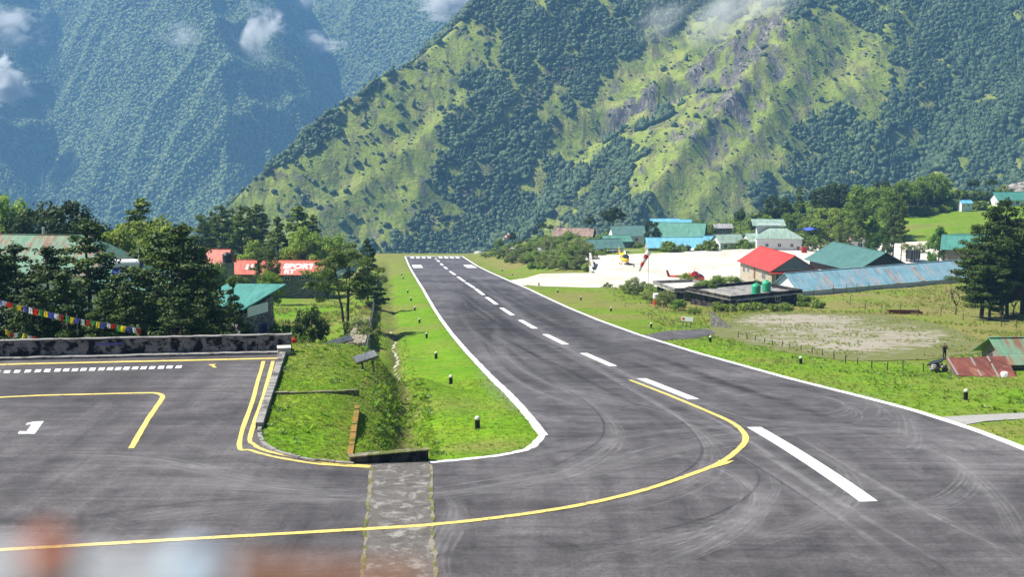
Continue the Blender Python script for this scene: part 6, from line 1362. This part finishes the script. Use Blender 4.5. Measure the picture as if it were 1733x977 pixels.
P, r = sow(15000, (-30, 75), (60, 190), lambda X, Y, t: near_g(X, Y, t) & ((t < -22) | (t > 17)), 13, -.2, .3); scatter('weeds', P, r.uniform(.35, .95, len(P)), T_w, 'patches of leafy weeds and small white flowers on the verges', 13, .3); n3 = len(P)
P, r = sow(1800, (-9, -2), (63, 112), lambda X, Y, t: (np.abs(t + 20.3) < 1.9), 14, -.2, .5); scatter('ditch_plants', P, r.uniform(.4, 1.0, len(P)), T_w, 'rank green plants lining the drain beside the island', 14, .3)
P, r = sow(26000, (22, 140), (140, 320), lambda X, Y, t: (t > 20), 15, -1.0, .5, 12.0); scatter('dry_grass', P, r.uniform(.6, 1.5, len(P)), T_d, 'dry yellowish grass and weeds around the gravel yard', 15, .3); n5 = len(P)
P, r = sow(9000, (-60, -16), (96, 260), lambda X, Y, t: (t < -22), 16, -1.0, .5, 9.0); scatter('dry_grass', P, r.uniform(1.0, 2.6, len(P)), T_d, 'rough grass on the slope left of the sheet fence', 16, .3)
shrub = [lump('shrub', 'leaf_bush', .5, .4, 21, 0, 3, .4), lump('shrub', 'leaf_broad', .5, .45, 22, 0, 3, .4), lump('shrub', 'leaf_light', .5, .35, 23, 0, 3, .45)]
def leafy_shrub(mat, seed):
    r_ = random.Random(seed); cl = [((r_.uniform(-.35, .35), r_.uniform(-.35, .35), r_.uniform(.1, .6)), (.26, .26, .22), 34) for _ in range(12)]
    me = leaf_cloud(cl, .13, seed=seed); me.materials.append(MATS[mat]); return bpy.data.objects.new('shrub', me)
shrub = [leafy_shrub('leaf_bush', 1), leafy_shrub('leaf_broad', 2), leafy_shrub('leaf_light', 3), leafy_shrub('leaf_broad', 4)]
meadow = lambda X, Y: inside([tuple(at(a, b)[:2]) for a, b in ((1510, 430), (1560, 415), (1700, 400), (1760, 520), (1600, 495), (1520, 480))], X, Y)
P, r = sow(5200, (48, 200), (394, 575), lambda X, Y, t: ~meadow(X, Y) & ~inside(HELIPAD, X, Y), 17, -1.0, .35, 16.0); scatter('undergrowth', P, r.uniform(2.2, 5.0, len(P)), shrub, 'green undergrowth filling the hillside between the trees and houses', 17, .2)
P, r = sow(2600, (-5, 60), (300, 560), lambda X, Y, t: (t > 24) & (Y > 348) & ~inside(HELIPAD, X, Y), 18, -1.5, .3, 12.0); scatter('undergrowth', P, r.uniform(1.2, 3.2, len(P)), shrub, 'green undergrowth on the bank between helipad and runway end', 18, .2)
P, r = sow(2600, (-120, -20), (97, 330), lambda X, Y, t: (t < -26) & (proj(X, Y, Hs(X, Y))[0] < 455), 19, -1.5, .3, 10.0); scatter('undergrowth', P, r.uniform(1.0, 3.0, len(P)), shrub, 'green undergrowth between the trees on the left', 19, .2)
P, r = sow(420, (30, 60), (222, 300), lambda X, Y, t: (t > 30), 20, -1.5, .3, 6.0); scatter('undergrowth', P, r.uniform(1.0, 2.2, len(P)), shrub, 'low shrubs around the flat-roofed buildings', 20, .2)
P, r = sow(16000, (30, 110), (125, 240), lambda X, Y, t: inside(YARD, X, Y), 21, 1e9, .5, 5.0); scatter('dry_grass', P, r.uniform(.3, .9, len(P)), T_d, 'thin dry grass growing through the gravel yard', 21, .3)
print('tufts', n1, n2, n3, n5)
# ------------------------------------------------------------------ clouds clinging to the slopes
def hit(zf, px, py, y0, y1):
    r = ray(px, py); Y = np.linspace(y0, y1, 900); X = r[0] / r[1] * Y; Z = CAMZ + r[2] / r[1] * Y; k = np.where(Z <= zf(X, Y))[0]; i = k[0] if len(k) else len(Y) - 1
    return Vector((X[i], Y[i], Z[i]))
def cloud(px, py, w, h, dens, label, zf=far_z, y0=2500, y1=4200, seed=0, tilt=0.0, back=50):
    p = hit(zf, px, py, y0, y1); d = (Vector((0, 0, CAMZ)) - p).normalized(); p = p + d * back; mpp = p.y / FPX
    bm = bmesh.new(); bmesh.ops.create_icosphere(bm, subdivisions=3, radius=1); me = bpy.data.meshes.new('cloud'); bm.to_mesh(me); bm.free()
    o = link(bpy.data.objects.new('cloud', me)); o.location = p; o.rotation_euler = (0, tilt, 0); sx, sz = w * mpp / 2, h * mpp / 2; o.scale = (sx, (sx + sz) * .5, sz); tag(o, label, 'cloud', 'wisps of cloud on the mountains')
    m = bpy.data.materials.new('cloud'); m.use_nodes = True; nt = m.node_tree; nt.nodes.remove(nt.nodes['Principled BSDF']); v = nt.nodes.new('ShaderNodeVolumePrincipled'); v.inputs['Color'].default_value = (1, 1, 1, 1); v.inputs['Anisotropy'].default_value = 0.1
    tc = nt.nodes.new('ShaderNodeTexCoord'); ln = nt.nodes.new('ShaderNodeVectorMath'); ln.operation = 'LENGTH'; nt.links.new(tc.outputs['Object'], ln.inputs[0])
    mp = nt.nodes.new('ShaderNodeMapping'); mp.inputs['Location'].default_value = (seed * 3.1, seed * 1.7, 0); nt.links.new(tc.outputs['Object'], mp.inputs[0]); n = noise(nt, 1.7, 5, .62, mp.outputs[0], .6)
    a = nt.nodes.new('ShaderNodeMath'); a.operation = 'MULTIPLY_ADD'; a.inputs[1].default_value = 2.6; a.inputs[2].default_value = -.75; nt.links.new(n, a.inputs[0])
    b = nt.nodes.new('ShaderNodeMath'); b.operation = 'SUBTRACT'; nt.links.new(a.outputs[0], b.inputs[0]); nt.links.new(ln.outputs['Value'], b.inputs[1])
    c = nt.nodes.new('ShaderNodeMath'); c.operation = 'MULTIPLY'; c.use_clamp = False; c.inputs[1].default_value = dens; mx = nt.nodes.new('ShaderNodeMath'); mx.operation = 'MAXIMUM'; mx.inputs[1].default_value = 0
    nt.links.new(b.outputs[0], mx.inputs[0]); nt.links.new(mx.outputs[0], c.inputs[0]); nt.links.new(c.outputs[0], v.inputs['Density']); nt.links.new(v.outputs[0], nt.nodes['Material Output'].inputs['Volume']); me.materials.append(m); return o
for i, a in enumerate(((440, 50, 110, 130, .07, 'ragged wisp of cloud left of the flat one on the far mountain'), (526, 74, 140, 60, .07, 'flat wisp of cloud above the pale rock scar on far mountain'), (5, 138, 130, 120, .2, 'bright white cloud puff at the left edge of the picture'),
        (20, 40, 170, 110, .03, 'faint grey cloud veil in the upper left corner'), (305, 62, 110, 70, .022, 'thin faint wisp of cloud left on the far mountain'), (505, 5, 90, 50, .025, 'small wisp of cloud at the top edge'))):
    cloud(*a, seed=i + 1, back=130)
cloud(775, 2, 170, 90, .2, 'bright white cloud behind the top of the near ridge', far_z, 2500, 4300, 9, back=120)
cloud(1275, 22, 330, 190, .03, 'pale mist veil over the top of the right spur', near_z, 1150, 1900, 11, -.5, 45); cloud(1110, 40, 230, 120, .012, 'very faint mist on the upper slope left of the veil', near_z, 1150, 1900, 12, -.4, 40)

# ------------------------------------------------------------------ moss along the drain slab joints
for a, b in (((628, 792), (612, 990)), ((728, 788), (737, 990))):
    ribbon('joint_moss', catmull(px_path([(a[0] + (b[0] - a[0]) * q / 8 + rng.normal(0, .8), a[1] + (b[1] - a[1]) * q / 8) for q in range(9)]), 5), .16, 'mossy_stone', slab, .026, jag=.12)
# ------------------------------------------------------------------ terrace railing right in front of the lens, far out of focus
rl = empty('railing', (0, .42, CAMZ - 1.15), 0, 'out-of-focus pale terrace railing close to the lens at bottom left', 'railing')
def rp(px, py, d=.44):
    r = ray(px, py); return Vector((r[0] / r[1] * d, d, CAMZ + r[2] / r[1] * d)) - rl.location
MB().tube(rp(-260, 950), rp(395, 985), .006, .006, 12).build('top_rail', 'steel_pale', rl); MB().tube(rp(395, 985), rp(720, 1003), .0062, .0062, 12).build('rusty_rail', 'timber_brown', rl)
for px in (-200, 560): MB().tube(rp(px, 1015), Vector((rp(px, 1015).x, .04, -.02)), .006, .006, 10).build('post', 'steel_pale', rl)
a = rp(88, 952); MB().tube(a - Vector((.005, 0, 0)), a + Vector((.005, 0, .002)), .009, .009, 14).build('clamp', 'rust_clamp', rl)
a = rp(325, 972); MB().lathe([(.004, -.009), (.009, -.006), (.010, .002), (.007, .007), (.002, .009)], 14, a).build('knob', 'knob_blue', rl)
MB().box(-1.6, 1.6, -2.6, .12, -.14, -.02).build('terrace_slab', 'concrete_grey', rl)
